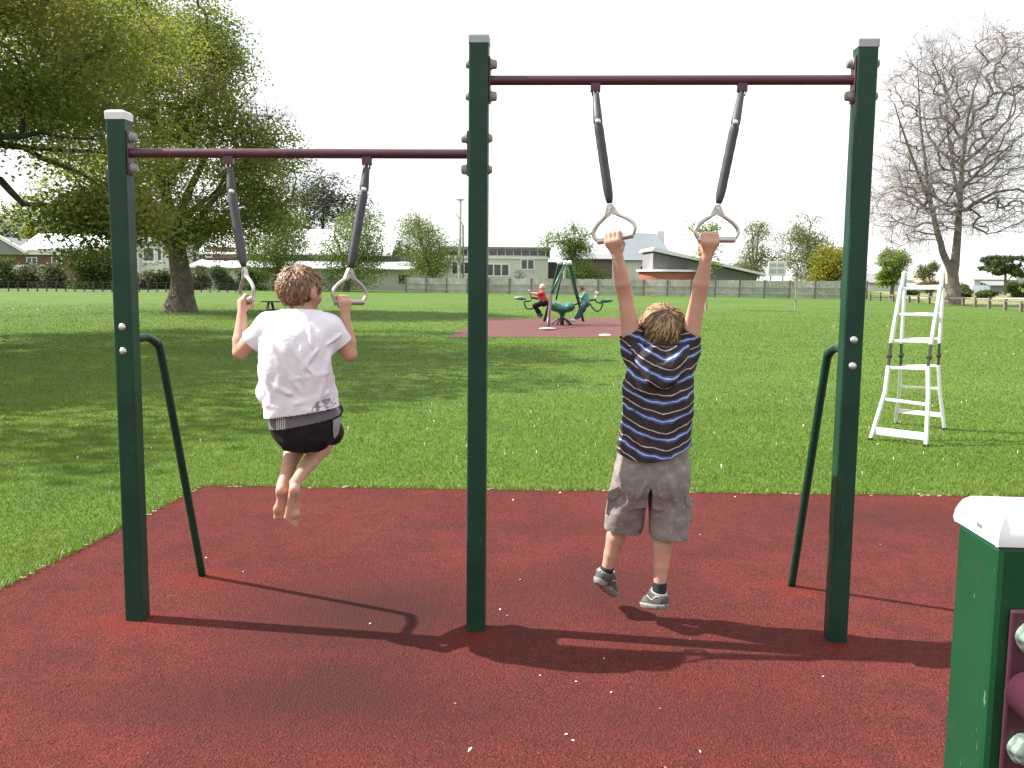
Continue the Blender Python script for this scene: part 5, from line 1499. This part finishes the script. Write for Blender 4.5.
mb.bar((gx_[0], D - 1.1, z1 + .15), (gx_[1], D - 1.1, z0 + .1), .35, .35, (0, 0, 1)); part('barge_board', mb, M_trimw, bk_)

# low white house behind the big trunk
D = 108
wh = thing('white_house', (P(150, 270, D)[0], D, 0), 'small white house with dark window between left post and big trunk', 'house')
r = rect(128, 172, 243, 290, D); wall(wh, 'wall', (r[0], r[1], 0, r[3]), D, 7, M_wallw, 0)
a, b_, z0, z1 = rect(126, 174, 238, 244, D); slope(wh, 'roof', a, b_, D - .5, z0, D + 4, z1 + .8, .15, M_roofg)
window(wh, rect(143, 155, 247, 262, D), D, 1, 1, fr=.3); window(wh, rect(157, 162, 248, 261, D), D, 1, 1, fr=.2)
mb = MB(); q0, q1 = P(137.5, 270, D - .6), P(137.5, 226, D - .6); mb.box((q0[0] - .28, D - .9, 0), (q0[0] + .28, D - .3, q1[2])); part('chimney', mb, M_wallw, wh)

# long pale hall behind the boy in white
D = 103
ha = thing('long_hall', (P(300, 280, D)[0], D, 0), 'long pale hall with stepped white roofs behind the weeping trees', 'building')
r = rect(188, 414, 269, 292, D); wall(ha, 'wall', (r[0], r[1], 0, r[3]), D, 8, M_wallc, 0)
mb = MB()
for k in np.linspace(r[0], r[1], 60)[1:-1]: mb.box((k - .03, D - .025, .1), (k + .03, D + .02, r[3] - .1))
part('batten', mb, M_wallc, ha)
a, b_, z0, z1 = rect(186, 416, 262.5, 269, D); slope(ha, 'lower_roof', a, b_, D - .5, z0, D + 5.5, z1 + .25, .12, M_roofw)
D2 = D + 5
r = rect(203, 412, 254, 272, D2); wall(ha, 'upper_wall', r, D2, 8, M_dark)
r = rect(204, 234, 247, 259, D2 - .3); wall(ha, 'brick_panel', r, D2 - .3, .5, M_brick)
a, b_, z0, z1 = rect(198, 392, 236, 255, D2); slope(ha, 'roof', a, b_, D2 - .6, z0, D2 + 7, z1 + 1.0, .15, M_roofw)
for x0, x1 in ((399, 409), (238, 246), (300, 310)): window(ha, rect(x0, x1, 275, 283, D), D, 1, 1, M_slat)
window(ha, rect(206, 212, 250, 257, D2 - .3), D2 - .32, 1)

# flat roofed modern house right of the middle post
D = 106
mo = thing('modern_house', (P(505, 270, D)[0], D, 0), 'flat roofed pale house with clerestory windows just right of the middle post', 'house')
r = rect(440, 548, 258, 296, D); wall(mo, 'wall', (r[0], r[1], 0, r[3]), D, 9, M_wallw, 0)
r = rect(438, 550, 248.5, 258, D + .4); wall(mo, 'clerestory', r, D + .4, 8, M_dark)
r = rect(436, 551, 246.8, 249, D - .4); wall(mo, 'roof', r, D - .4, 10, M_roofg)
r = rect(438, 549, 256.2, 258.6, D - .15); wall(mo, 'fascia', r, D - .15, .4, M_trimw)
window(mo, rect(489, 546, 250, 256, D + .4), D + .36, 7); window(mo, rect(440, 486, 250, 256, D + .4), D + .36, 5)
window(mo, rect(486, 509, 264, 276, D), D, 3, 1, fr=.14); window(mo, rect(521, 534, 259.5, 269.5, D), D, 2, 1, fr=.14)
r = rect(396, 446, 263, 273, D - 1.5); wall(mo, 'low_wing', (r[0], r[1], 0, r[3]), D - 1.5, 3, M_wallw, 0)
window(mo, rect(452, 470, 262, 274, D), D, 3, 1, fr=.14)
r = rect(548, 563, 262, 296, D + 2); wall(mo, 'side_store', (r[0], r[1], 0, r[3]), D + 2, 5, M_dark, 0)

# dark timber shed behind the loose green tree
D = 114
sd_ = thing('timber_shed', (P(585, 275, D)[0], D, 0), 'dark timber shed behind the seesaw', 'shed')
r = rect(566, 612, 259, 292, D); wall(sd_, 'wall', (r[0], r[1], 0, r[3]), D, 6, mat('brown_boards', (.14, .105, .09), .9, .25, 1.2), 0)
a, b_, z0, z1 = rect(564, 614, 256, 259.5, D); slope(sd_, 'roof', a, b_, D - .4, z0, D + 3, z1 + .2, .12, M_roofg)

# steep slate roofed hall with white chimney
D = 122
st = thing('slate_roof_hall', (P(643, 270, D)[0], D, 0), 'white hall under a steep pale slate roof with white chimney', 'building')
r = rect(612, 676, 259.5, 294, D); wall(st, 'wall', (r[0], r[1], 0, r[3]), D, 12, M_wallw, 0)
e0, e1, f0, f1 = P(614, 260, D), P(676, 260.5, D), P(626, 235, D), P(662, 236.5, D)
mb = MB(); y0, y1, yr = D - .6, D + 12.6, D + 6
V = [(e0[0], y0, e0[2]), (e1[0], y0, e1[2]), (e1[0], y1, e1[2]), (e0[0], y1, e0[2]), (f0[0], yr - 1.0, f0[2] + .6), (f1[0], yr - 1.0, f1[2] + .6), (f1[0], yr + 1, f1[2] + .6), (f0[0], yr + 1, f0[2] + .6)]
mb.add(V, [(0, 1, 5, 4), (1, 2, 6, 5), (2, 3, 7, 6), (3, 0, 4, 7), (4, 5, 6, 7), (3, 2, 1, 0)]); rf = part('roof', mb, M_roofs, st)
r = rect(657, 664.5, 231, 249, D + 5); wall(rf, 'chimney', r, D + 5, 1.0, M_trimw)
window(st, rect(640, 652, 266, 275, D), D, 3)

# hall with one long sloping white roof
D = 100
sl_h = thing('sloping_roof_hall', (P(700, 275, D)[0], D, 0), 'grey clad hall with a long sloping white roof and curved red base', 'building')
mb = MB(); pts_ = [P(658, 252.5, D), P(696, 267.5, D), P(757, 275.5, D)]
poly = [(P(660, 0, D)[0], 0), (P(757, 0, D)[0], 0), (pts_[2][0], pts_[2][2]), (pts_[1][0], P(696, 262, D)[2]), (P(660, 0, D)[0], pts_[0][2])]
gable_end(sl_h, 'wall', poly, D, 8, M_slat)
mb = MB()
for k in np.arange(254, 272, 1.9): 
    z = P(675, k, D)[2]; x1 = np.interp(k, (252.5, 275.5), (P(660, 0, D)[0], P(757, 0, D)[0])); x1 = min(x1, P(696, 0, D)[0])
    mb.box((P(660.5, 0, D)[0], D - .05, z - .05), (max(x1, P(662, 0, D)[0]), D + .02, z + .05))
part('slats', mb, mat('dark_slats', (.13, .12, .13), .8, .15, .8), sl_h)
mb = MB(); R0, R1_ = P(650.5, 250.5, D), P(763, 276, D)
mb.prism([(R0[0], D - 1.4, R0[2]), (R1_[0], D - 1.4, R1_[2]), (R1_[0], D - 1.4, R1_[2] + .22), (R0[0] + .2, D - 1.4, R0[2] + .32)], (0, 11, 0)); part('roof', mb, M_roofw, sl_h)
mb = MB(); cx, cr = P(669, 275, D)[0], (P(698, 0, D)[0] - P(640, 0, D)[0]) / 2
zt = P(669, 272, D)[2]
mb.lathe((cx, D + 1.5, 0), (0, 0, 1), [(cr, 0), (cr, zt), (cr * .8, zt + .02)], 40); part('curved_wall', mb, M_red, sl_h, smooth=True).modifiers.new('e', 'EDGE_SPLIT').split_angle = rad(50)
mb = MB(); mb.lathe((cx, D + 1.5, zt + .03), (0, 0, 1), [(cr + .3, 0), (cr + .3, .22), (cr * .6, .24)], 40); part('coping', mb, M_trimw, sl_h)

# white notice board
D = 96
nb_ = thing('notice_board', (P(776, 290, D)[0], D, 0), 'white notice board on posts beyond the fence', 'sign')
r = rect(768, 786, 261.5, 276, D)
mb = MB(); mb.box((r[0], D - .05, r[2]), (r[1], D + .05, r[3])); bd = part('board', mb, M_trimw, nb_, bevel=.02)
mb = MB()
for x0, x1, y0, y1 in ((769.5, 776, 263.5, 267), (777.5, 784, 263.5, 267), (769.5, 776, 269, 273.5), (777.5, 784, 269, 273.5)):
    q = rect(x0, x1, y0, y1, D); mb.box((q[0], D - .065, q[2]), (q[1], D - .045, q[3]))
part('panel', mb, mat('pale_blue_panel', (.40, .45, .50), .5, .1, 1), bd)
for px in (771, 783):
    mb = MB(); x = P(px, 280, D)[0]; mb.box((x - .06, D + .06, 0), (x + .06, D + .18, r[3] - .1)); part('leg', mb, M_slat, nb_)

# white houses on the right
D = 140
w1_ = thing('white_house', (P(994, 280, D)[0], D, 0), 'long white house behind the flat topped tree', 'house')
r = rect(974, 1013, 279.5, 294, D); wall(w1_, 'wall', (r[0], r[1], 0, r[3]), D, 9, M_wallw, 0)
a, b_, z0, z1 = rect(972, 1015, 273.5, 280, D); slope(w1_, 'roof', a, b_, D - .5, z0, D + 4.5, z1 + .8, .15, M_roofw)
window(w1_, rect(980, 986, 282, 287, D), D); window(w1_, rect(996, 1002, 282, 287, D), D)
D = 128
w2_ = thing('grey_shed', (P(1000, 288, D)[0], D, 0), 'low pale grey shed in front of the white house on the right', 'shed')
r = rect(990, 1012, 285.5, 296, D); wall(w2_, 'wall', (r[0], r[1], 0, r[3]), D, 5, M_roofs, 0)
a, b_, z0, z1 = rect(989, 1013, 283.5, 286, D); slope(w2_, 'roof', a, b_, D - .4, z0, D + 2.5, z1 + .2, .1, M_roofg)
D = 150
w3_ = thing('cream_house', (P(885, 285, D)[0], D, 0), 'pale house glimpsed behind the lime green tree', 'house')
r = rect(868, 905, 283, 296, D); wall(w3_, 'wall', (r[0], r[1], 0, r[3]), D, 8, M_wallw, 0)
a, b_, z0, z1 = rect(866, 907, 278, 283.5, D); slope(w3_, 'roof', a, b_, D - .5, z0, D + 4, z1 + .6, .15, M_roofg)
D = 145
w4_ = thing('far_house', (P(940, 285, D)[0], D, 0), 'white house behind the bare trunk', 'house')
r = rect(918, 975, 284, 296, D); wall(w4_, 'wall', (r[0], r[1], 0, r[3]), D, 8, M_wallw, 0)
a, b_, z0, z1 = rect(916, 977, 278.5, 284.5, D); slope(w4_, 'roof', a, b_, D - .5, z0, D + 4, z1 + .6, .15, mat('pinkish_roof', (.36, .27, .24), .8, .1, .5))

# ------------------------------------------------------------------ fences
M_pal = mat('weathered_palings', (.33, .34, .30), .9, .2, 1.6, tint=(.24, .25, .215), tscale=4)
M_pal2 = mat('weathered_rail', (.26, .265, .235), .9, .2, 2)
M_pals = [M_pal, mat('weathered_palings_dull', (.28, .285, .255), .9, .25, 1.2, tint=(.20, .205, .18), tscale=5), mat('weathered_palings_pale', (.37, .375, .335), .9, .2, 1.4, tint=(.27, .275, .24), tscale=4)]
M_palp = mat('dark_paling_post', (.15, .15, .135), .9, .2, 2)
f0, f1 = G(406, 292.5), G(866, 299.5)
f0 = f0 * V3(1, 1, 0); f1 = f1 * V3(1, 1, 0); L_ = np.linalg.norm(f1 - f0); ux = (f1 - f0) / L_; uy = V3(-ux[1], ux[0], 0)
if uy[1] < 0: uy = -uy
fen = thing('paling_fence', (f0 + f1) / 2, 'long grey paling fence along the far edge of the lawn', 'fence')
np_ = 20; ht0, ht1 = P(406, 278, f0[1])[2], P(866, 281.5, f1[1])[2]
for k in range(np_ + 1):
    p = f0 + ux * L_ * k / np_; h = ht0 + (ht1 - ht0) * k / np_
    mb = MB(); mb.box(p + V3(-.07, -.12, 0), p + V3(.07, .10, h + .05)); part('post', mb, M_palp, fen)
    if k == np_: break
    mb = MB(); w_ = L_ / np_; nb_p = max(8, int(w_ / .155))
    for j in range(nb_p):
        c_ = p + ux * (w_ * (j + .5) / nb_p) - uy * .05
        hj = h + rng.uniform(-.03, .03)
        mb.obox(c_ + V3(0, 0, hj / 2 + .03), ux * (w_ / nb_p * .455), uy * (.012 + .006 * (j % 2)), V3(0, 0, hj / 2))
    part('panel', mb, M_pals[(k * 7) % 3], fen)
    for z in (h * .25, h * .62):
        mb = MB(); mb.obox(p + ux * w_ / 2 - uy * .10 + V3(0, 0, z), ux * w_ * .498, uy * .022, V3(0, 0, .028)); part('rail', mb, M_pal2, fen)
# thin post and wire fence below the hedge
g0, g1 = G(-60, 291), G(236, 292.5)
M_rail0 = mat('dark_post', (.06, .055, .05), .9, .2, 3)
wf = thing('wire_fence', (g0 + g1) / 2 * V3(1, 1, 0), 'thin post and wire fence below the flowering shrubs', 'fence')
for k in range(33):
    p = (g0 + (g1 - g0) * k / 32) * V3(1, 1, 0); mb = MB(); mb.box(p + V3(-.04, -.04, 0), p + V3(.04, .04, .85)); part('post', mb, M_rail0, wf)
for z in (.3, .55, .8):
    mb = MB(); mb.tube([g0 * V3(1, 1, 0) + V3(0, -.06, z), g1 * V3(1, 1, 0) + V3(0, -.06, z)], .010, 5); part('wire', mb, M_rail0, wf)
mb = MB(); mb.prism([g0 * V3(1, 1, 0) + V3(0, .06, 0), g1 * V3(1, 1, 0) + V3(0, .06, 0), g1 * V3(1, 1, 0) + V3(0, .16, 0), g0 * V3(1, 1, 0) + V3(0, .16, 0)], (0, 0, .12)); part('kerb', mb, M_wallw, wf)
# low post and rail fence round to the right
M_rail = mat('old_timber', (.155, .13, .105), .9, .25, 3)
prs = [(870, 300.5), (880, 301), (893, 301.8), (909, 302.6), (918, 303.3), (929, 304), (963, 306), (975, 307.2), (989, 308.6), (1005, 310.3), (1021, 312), (1042, 314.5), (1070, 318)]
gp = [G(*p) * V3(1, 1, 0) for p in prs]
rf_ = thing('rail_fence', gp[6], 'low post and single rail timber fence below the bare tree', 'fence')
for k, p in enumerate(gp):
    h = .62 + .05 * math.sin(k * 1.7); mb = MB(); mb.box(p + V3(-.075, -.075, -.1), p + V3(.075, .075, h)); part('post', mb, M_rail, rf_)
    if k:
        mb = MB(); mb.bar(gp[k - 1] + V3(0, -.09, .50), p + V3(0, -.09, .50), .09, .045, (0, 0, 1)); part('rail', mb, M_rail, rf_)

# ------------------------------------------------------------------ poles, cable
D = 98
up_ = thing('power_pole', P(459.5, 285, D) * V3(1, 1, 0), 'tall pale pole beside the weeping tree left of the middle post', 'pole')
mb = MB(); b0 = P(459.5, 285, D) * V3(1, 1, 0); t0_ = P(460.5, 199, D); mb.tube([b0, (b0 + t0_) / 2, t0_], [.17, .15, .12], 8); part('shaft', mb, mat('pale_pole', (.40, .38, .35), .85, .15, 2), up_)
mb = MB(); mb.bar(t0_ + V3(-.42, -.1, -.1), t0_ + V3(.42, -.1, -.1), .12, .1, (0, 0, 1)); part('crossarm', mb, M_slat, up_)
mb = MB(); q0 = P(463.5, 285, D) * V3(1, 1, 0); q1 = P(463, 225, D); mb.tube([q0, q1], .09, 8); part('stay_post', mb, M_slat, up_)
mb = MB(); mb.tube([q1, P(455.5, 213, D)], .05, 6); part('bracket', mb, M_slat, up_)
cb = MB(); ca, cb_ = P(-60, 221, 90), P(185, 224, 110)
cb.tube([ca + (cb_ - ca) * k / 10 + V3(0, 0, -.25 * (1 - (k / 5 - 1) ** 2)) for k in range(11)], .05, 6)
top('power_cable', cb, mat('grey_cable', (.30, .31, .32), .6, .1, 2), ca, 'grey overhead cable crossing in front of the wooded slope', 'cable')

# ------------------------------------------------------------------ seesaw roundabout with two children
M_tgr = mat('teal_green_paint', (.012, .085, .060), .35, .15, 3)
M_dgr = mat('leg_green_paint', (.012, .065, .048), .4, .15, 3)
M_seat = mat('green_shell', (.022, .135, .100), .3, .12, 2, spec=.6)
D = 29.5
S = lambda px, py, dd=0: P(px, py, D + dd)
def Sg(px, py): g = G(px, py); g[2] = 0; return g
ctr_ = Sg(562, 325)
D = ctr_[1]
see = thing('seesaw_roundabout', ctr_, 'green three legged seesaw roundabout standing on the far rubber patch', 'play equipment')
apx = [S(559.5, 263), S(565.5, 263.5, -.3), S(569.5, 263.3)]
f1_, f2_, f3_ = Sg(544, 321.5), Sg(547.5, 330), Sg(583.5, 321.5)
for a_, f_, m_ in ((apx[0], f1_, M_dgr), (apx[2], f3_, M_dgr)):
    mb = MB(); mb.tube([f_ - V3(0, 0, .03), (f_ + a_) / 2, a_], .052, 10); part('leg', mb, m_, see, smooth=True)
mb = MB(); k_ = S(551, 294, -.9)
mb.tube([f2_ - V3(0, 0, .03), f2_ + (k_ - f2_) * .5, k_], .052, 10); lg = part('leg', mb, M_plum, see, smooth=True)
mb = MB(); mb.tube([k_, (k_ + apx[1]) / 2, apx[1]], .046, 10); part('leg', mb, M_dgr, see, smooth=True)
mb = MB(); mb.lathe(f2_ * V3(1, 1, 0) + V3(0, 0, .030), (0, 0, 1), [(.26, 0), (.26, .03), (.07, .05)], 20); part('base_plate', mb, M_capg, lg)
mb = MB(); mb.tube([S(556, 300), S(563.5, 266, -.1), ], .03, 8); mb.tube([S(579, 305), S(568, 268, -.1)], .03, 8); part('stay', mb, M_dgr, see, smooth=True)
for a_ in apx:
    mb = MB(); mb.lathe(a_ - V3(0, 0, .06), (0, 0, 1), [(.01, 0), (.075, .02), (.085, .08), (.075, .13), (.03, .16)], 12); part('cap', mb, M_trimw, see, smooth=True)
mb = MB(); mb.bar(apx[0], apx[2], .07, .07, (0, 0, 1)); mb.bar(apx[1], (apx[0] + apx[2]) / 2, .07, .07, (0, 0, 1)); part('head_bar', mb, M_dgr, see)
hub = ctr_.copy(); hz_ = S(563, 308)[2]
B = Body(hub + V3(-.7, -.7, hz_ - .5), hub + V3(.7, .7, hz_ + .5), .022)
hc = hub + V3(0, 0, hz_)
B.ell(hc + V3(-.24, 0, .06), (.20, .34, .15), .10); B.ell(hc + V3(.24, 0, .06), (.20, .34, .15), .10); B.ell(hc + V3(0, 0, -.02), (.36, .36, .14), .1); B.cap(hc, hc - V3(0, 0, .30), .14, .07, .1)
bodypart('shell', B, M_seat, see, smooth_it=2)
mb = MB(); mb.tube([hub + V3(0, 0, .0), hub + V3(0, 0, hz_ - .2)], [.07, .07], 12)
for a in np.arange(5) * 1.2566 + .4: mb.tube(spline([hub + V3(0, 0, .24), hub + V3(math.cos(a) * .18, math.sin(a) * .18, .17), hub + V3(math.cos(a) * .36, math.sin(a) * .36, .02)], 4), .03, 6)
part('pedestal', mb, M_dark, see, smooth=True)
for pts_a, pts_b, grip, endp in ((((552, 302), (545, 300), (531, 297.5)), ((532, 298), (529.5, 301), (525.5, 301.5), (524.5, 304), (527, 308.5), (532.5, 308.5), (536, 305)), (530, 291.5), (519.5, 298)),
                                ((((574, 304.5), (585, 301.5), (595, 299.5))), ((595.5, 299.5), (596.5, 302), (600, 303), (602.5, 304), (600, 310), (596, 311), (592, 307), (589.5, 303)), (596.3, 293.5), (607.5, 300.5))):
    mb = MB(); mb.tube(spline([S(*q) for q in pts_a], 5), .035, 8); ar = part('arm', mb, M_plum, see, smooth=True)
    mb = MB(); mb.tube(spline([S(*q) for q in pts_b], 5), .026, 8); part('seat_loop', mb, M_dgr, ar, smooth=True)
    mb = MB(); g0_ = S(*pts_a[-1]); mb.tube([g0_, S(*grip)], .025, 8); mb.lathe(S(*grip) - V3(0, 0, .05), (0, 0, 1), [(.02, 0), (.07, .03), (.07, .09), (.02, .12)], 10); part('handle', mb, M_trimw if grip[0] > 560 else M_slat, ar, smooth=True)
    B = Body(S(*endp) - .35, S(*endp) + .35, .02); e_ = S(*endp); B.ell(e_, (.19, .14, .065), .03); B.ell(e_ + V3(.1 if endp[0] < 560 else -.1, 0, -.03), (.14, .10, .05), .03)
    bodypart('saddle', B, M_seat if endp[0] > 560 else mat('pale_saddle', (.16, .20, .18), .5, .1, 3), ar)

M_skin2 = M_skin
def small_person(pts, label, hairc, tops, legsm, shoem):
    """a child far off: one blended body with clothes and hair as children"""
    hd, nk, ch, pv, shl, elb, hnd, kn1, an1, to1, kn2, an2, to2, face = pts
    base = np.array([pv[0], pv[1], min(an1[2], an2[2]) - .05])
    lo = np.min([hd, an1, an2, to1, to2, hnd, kn1, kn2], 0) - .25; hi = np.max([hd, an1, an2, hnd, kn1, kn2], 0) + .25
    f = unit(face); r_v = unit(np.cross(f, V3(0, 0, 1)))
    B = Body(lo, hi, .012)
    B.ell(hd, (.082, .082, .105), .02); B.ell(hd + f * .085 - V3(0, 0, .02), (.018, .018, .02), .02); B.cap(nk, hd - V3(0, 0, .06), .045, .04, .02)
    B.chain([pv, (pv + ch) / 2, ch, nk], [.12, .11, .115, .06], .04)
    for s_ in (-1, 1):
        s0 = shl + r_v * s_ * .13; e0 = elb + r_v * s_ * .15; B.chain([s0, e0, hnd + r_v * s_ * .08], [.045, .036, .028]); B.ell(hnd + r_v * s_ * .08, (.032, .032, .032), .01)
    for s_, k_, a_, t_ in ((-1, kn1, an1, to1), (1, kn2, an2, to2)):
        B.chain([pv + r_v * s_ * .07, k_, a_], [.075, .055, .038], .01); B.cap(a_, t_, .04, .03, .01)
    o = bodypart('person', B, M_skin2, None, base, 1); tag(o, label, 'person')
    B = Body(lo, hi, .012); B.chain([pv + (ch - pv) * .1, (pv + ch) / 2, ch, nk - V3(0, 0, .03)], [.145, .135, .138, .075], .05)
    for s_ in (-1, 1):
        s0 = shl + r_v * s_ * .13; e0 = elb + r_v * s_ * .15; B.cap(s0, s0 + (e0 - s0) * .8, .064, .056, .03)
    B.each(lambda f_, X, Y, Z: f_ + .008 * folds(X, Y, Z, 22, 3)); bodypart('top', B, tops, o, smooth_it=1)
    B = Body(lo, hi, .012); B.cap(pv, pv + (ch - pv) * .25, .14, .125, .04)
    for s_, k_, a_ in ((-1, kn1, an1), (1, kn2, an2)): B.chain([pv + r_v * s_ * .07, k_, k_ + (a_ - k_) * .92], [.095, .072, .056], .02)
    B.each(lambda f_, X, Y, Z: f_ + .006 * folds(X, Y, Z, 26, 6)); bodypart('trousers', B, legsm, o, smooth_it=1)
    B = Body(hd - .2, hd + .2, .012); B.ell(hd + V3(0, 0, .012) - f * .012, (.098, .098, .112), .01)
    B.each(lambda f_, X, Y, Z: f_ + .008 * folds(X, Y, Z, 60, 2)); B.cutplane(hd + f * .045, unit(f * .9 - V3(0, 0, .35)), open_=False); B.cutplane(hd - V3(0, 0, .09), (0, 0, -1), open_=False)
    bodypart('hair', B, hairc, o, smooth_it=1)
    for a_, t_ in ((an1, to1), (an2, to2)):
        B = Body(np.minimum(a_, t_) - .12, np.maximum(a_, t_) + .12, .010); B.cap(a_ - V3(0, 0, .02), t_, .055, .042, .02); bodypart('shoe', B, shoem, o, smooth_it=1)
    return o
mh1 = mat('fair_hair', (.50, .40, .24), .5, .2, 20); mh2 = mat('auburn_hair', (.22, .085, .040), .5, .2, 20)
d0 = -.25
small_person((S(542, 287.5, d0), S(542, 291.5, d0), S(541.5, 295, d0), S(544, 302.5, d0), S(541.5, 293.2, d0), S(536.5, 294, d0), S(531.5, 293, d0), S(534.5, 305.5, d0 - .1), S(538.5, 314, d0 - .1), S(540.5, 316.5, d0 - .1), S(535, 306.5, d0 + .15), S(540, 313, d0 + .15), S(542, 315, d0 + .15), V3(-.95, -.2, -.1)),
             'fair haired child in red top and black trousers astride the seesaw', mh1, mat('red_top', (.42, .045, .05), .85, .15, 12), M_blk, M_dark)
d0 = -.1
small_person((S(581.5, 288.5, d0), S(583, 292.3, d0), S(584, 295.5, d0), S(586, 303.5, d0), S(583.5, 293.8, d0), S(581, 297.5, d0), S(579.5, 296.5, d0), S(581, 309.5, d0), S(575, 319.5, d0), S(571, 319.8, d0), S(583.5, 310, d0 + .2), S(577.5, 318.5, d0 + .2), S(574, 319.5, d0 + .2), V3(-.95, -.15, -.2)),
             'child in teal top and blue jeans leaning on the seesaw arm', mh2, mat('teal_top', (.10, .30, .25), .85, .15, 12), mat('blue_jeans', (.055, .085, .125), .9, .2, 20), M_trimw)
# flat white ground plate at the edge of the far patch
g_ = G(605, 335.6); mb = MB(); mb.lathe(g_ * V3(1, 1, 0) + V3(0, 0, .01), (0, 0, 1), [(.17, 0), (.17, .015), (.12, .028)], 16)
top('ground_plate', mb, M_trimw, g_ * V3(1, 1, 0), 'flat white disc lying on the edge of the far rubber patch', 'disc')

# ------------------------------------------------------------------ picnic table behind the first boy
M_tim = mat('picnic_timber', (.085, .075, .060), .9, .25, 3)
D = 36
pb = thing('picnic_table', P(284, 316, D) * V3(1, 1, 0), 'dark timber picnic table on the lawn behind the white shirt boy\'s head', 'picnic table')
x0, x1 = P(263, 303, D)[0], P(305, 303, D)[0]; zt = P(283, 301.2, D)[2]; zb = P(283, 310, D)[2]
for k in range(4):
    mb = MB(); mb.box((x0, D - .36 + k * .185, zt - .04), (x1, D - .36 + k * .185 + .165, zt)); part('top_plank', mb, M_tim, pb)
for yy in (-.78, .55):
    mb = MB(); mb.box((x0, D + yy, zb - .04), (x1, D + yy + .23, zb)); part('bench', mb, M_tim, pb)
for x in (x0 + .28, x1 - .28):
    mb = MB(); mb.bar((x, D - .22, zt - .04), (x, D - .70, 0), .09, .05, (1, 0, 0)); part('leg', mb, M_tim, pb)
    mb = MB(); mb.bar((x, D + .22, zt - .04), (x, D + .70, 0), .09, .05, (1, 0, 0)); part('leg', mb, M_tim, pb)
    mb = MB(); mb.bar((x + .05, D - .72, zb - .08), (x + .05, D + .72, zb - .08), .09, .045, (0, 0, 1)); part('cross_brace', mb, M_tim, pb)
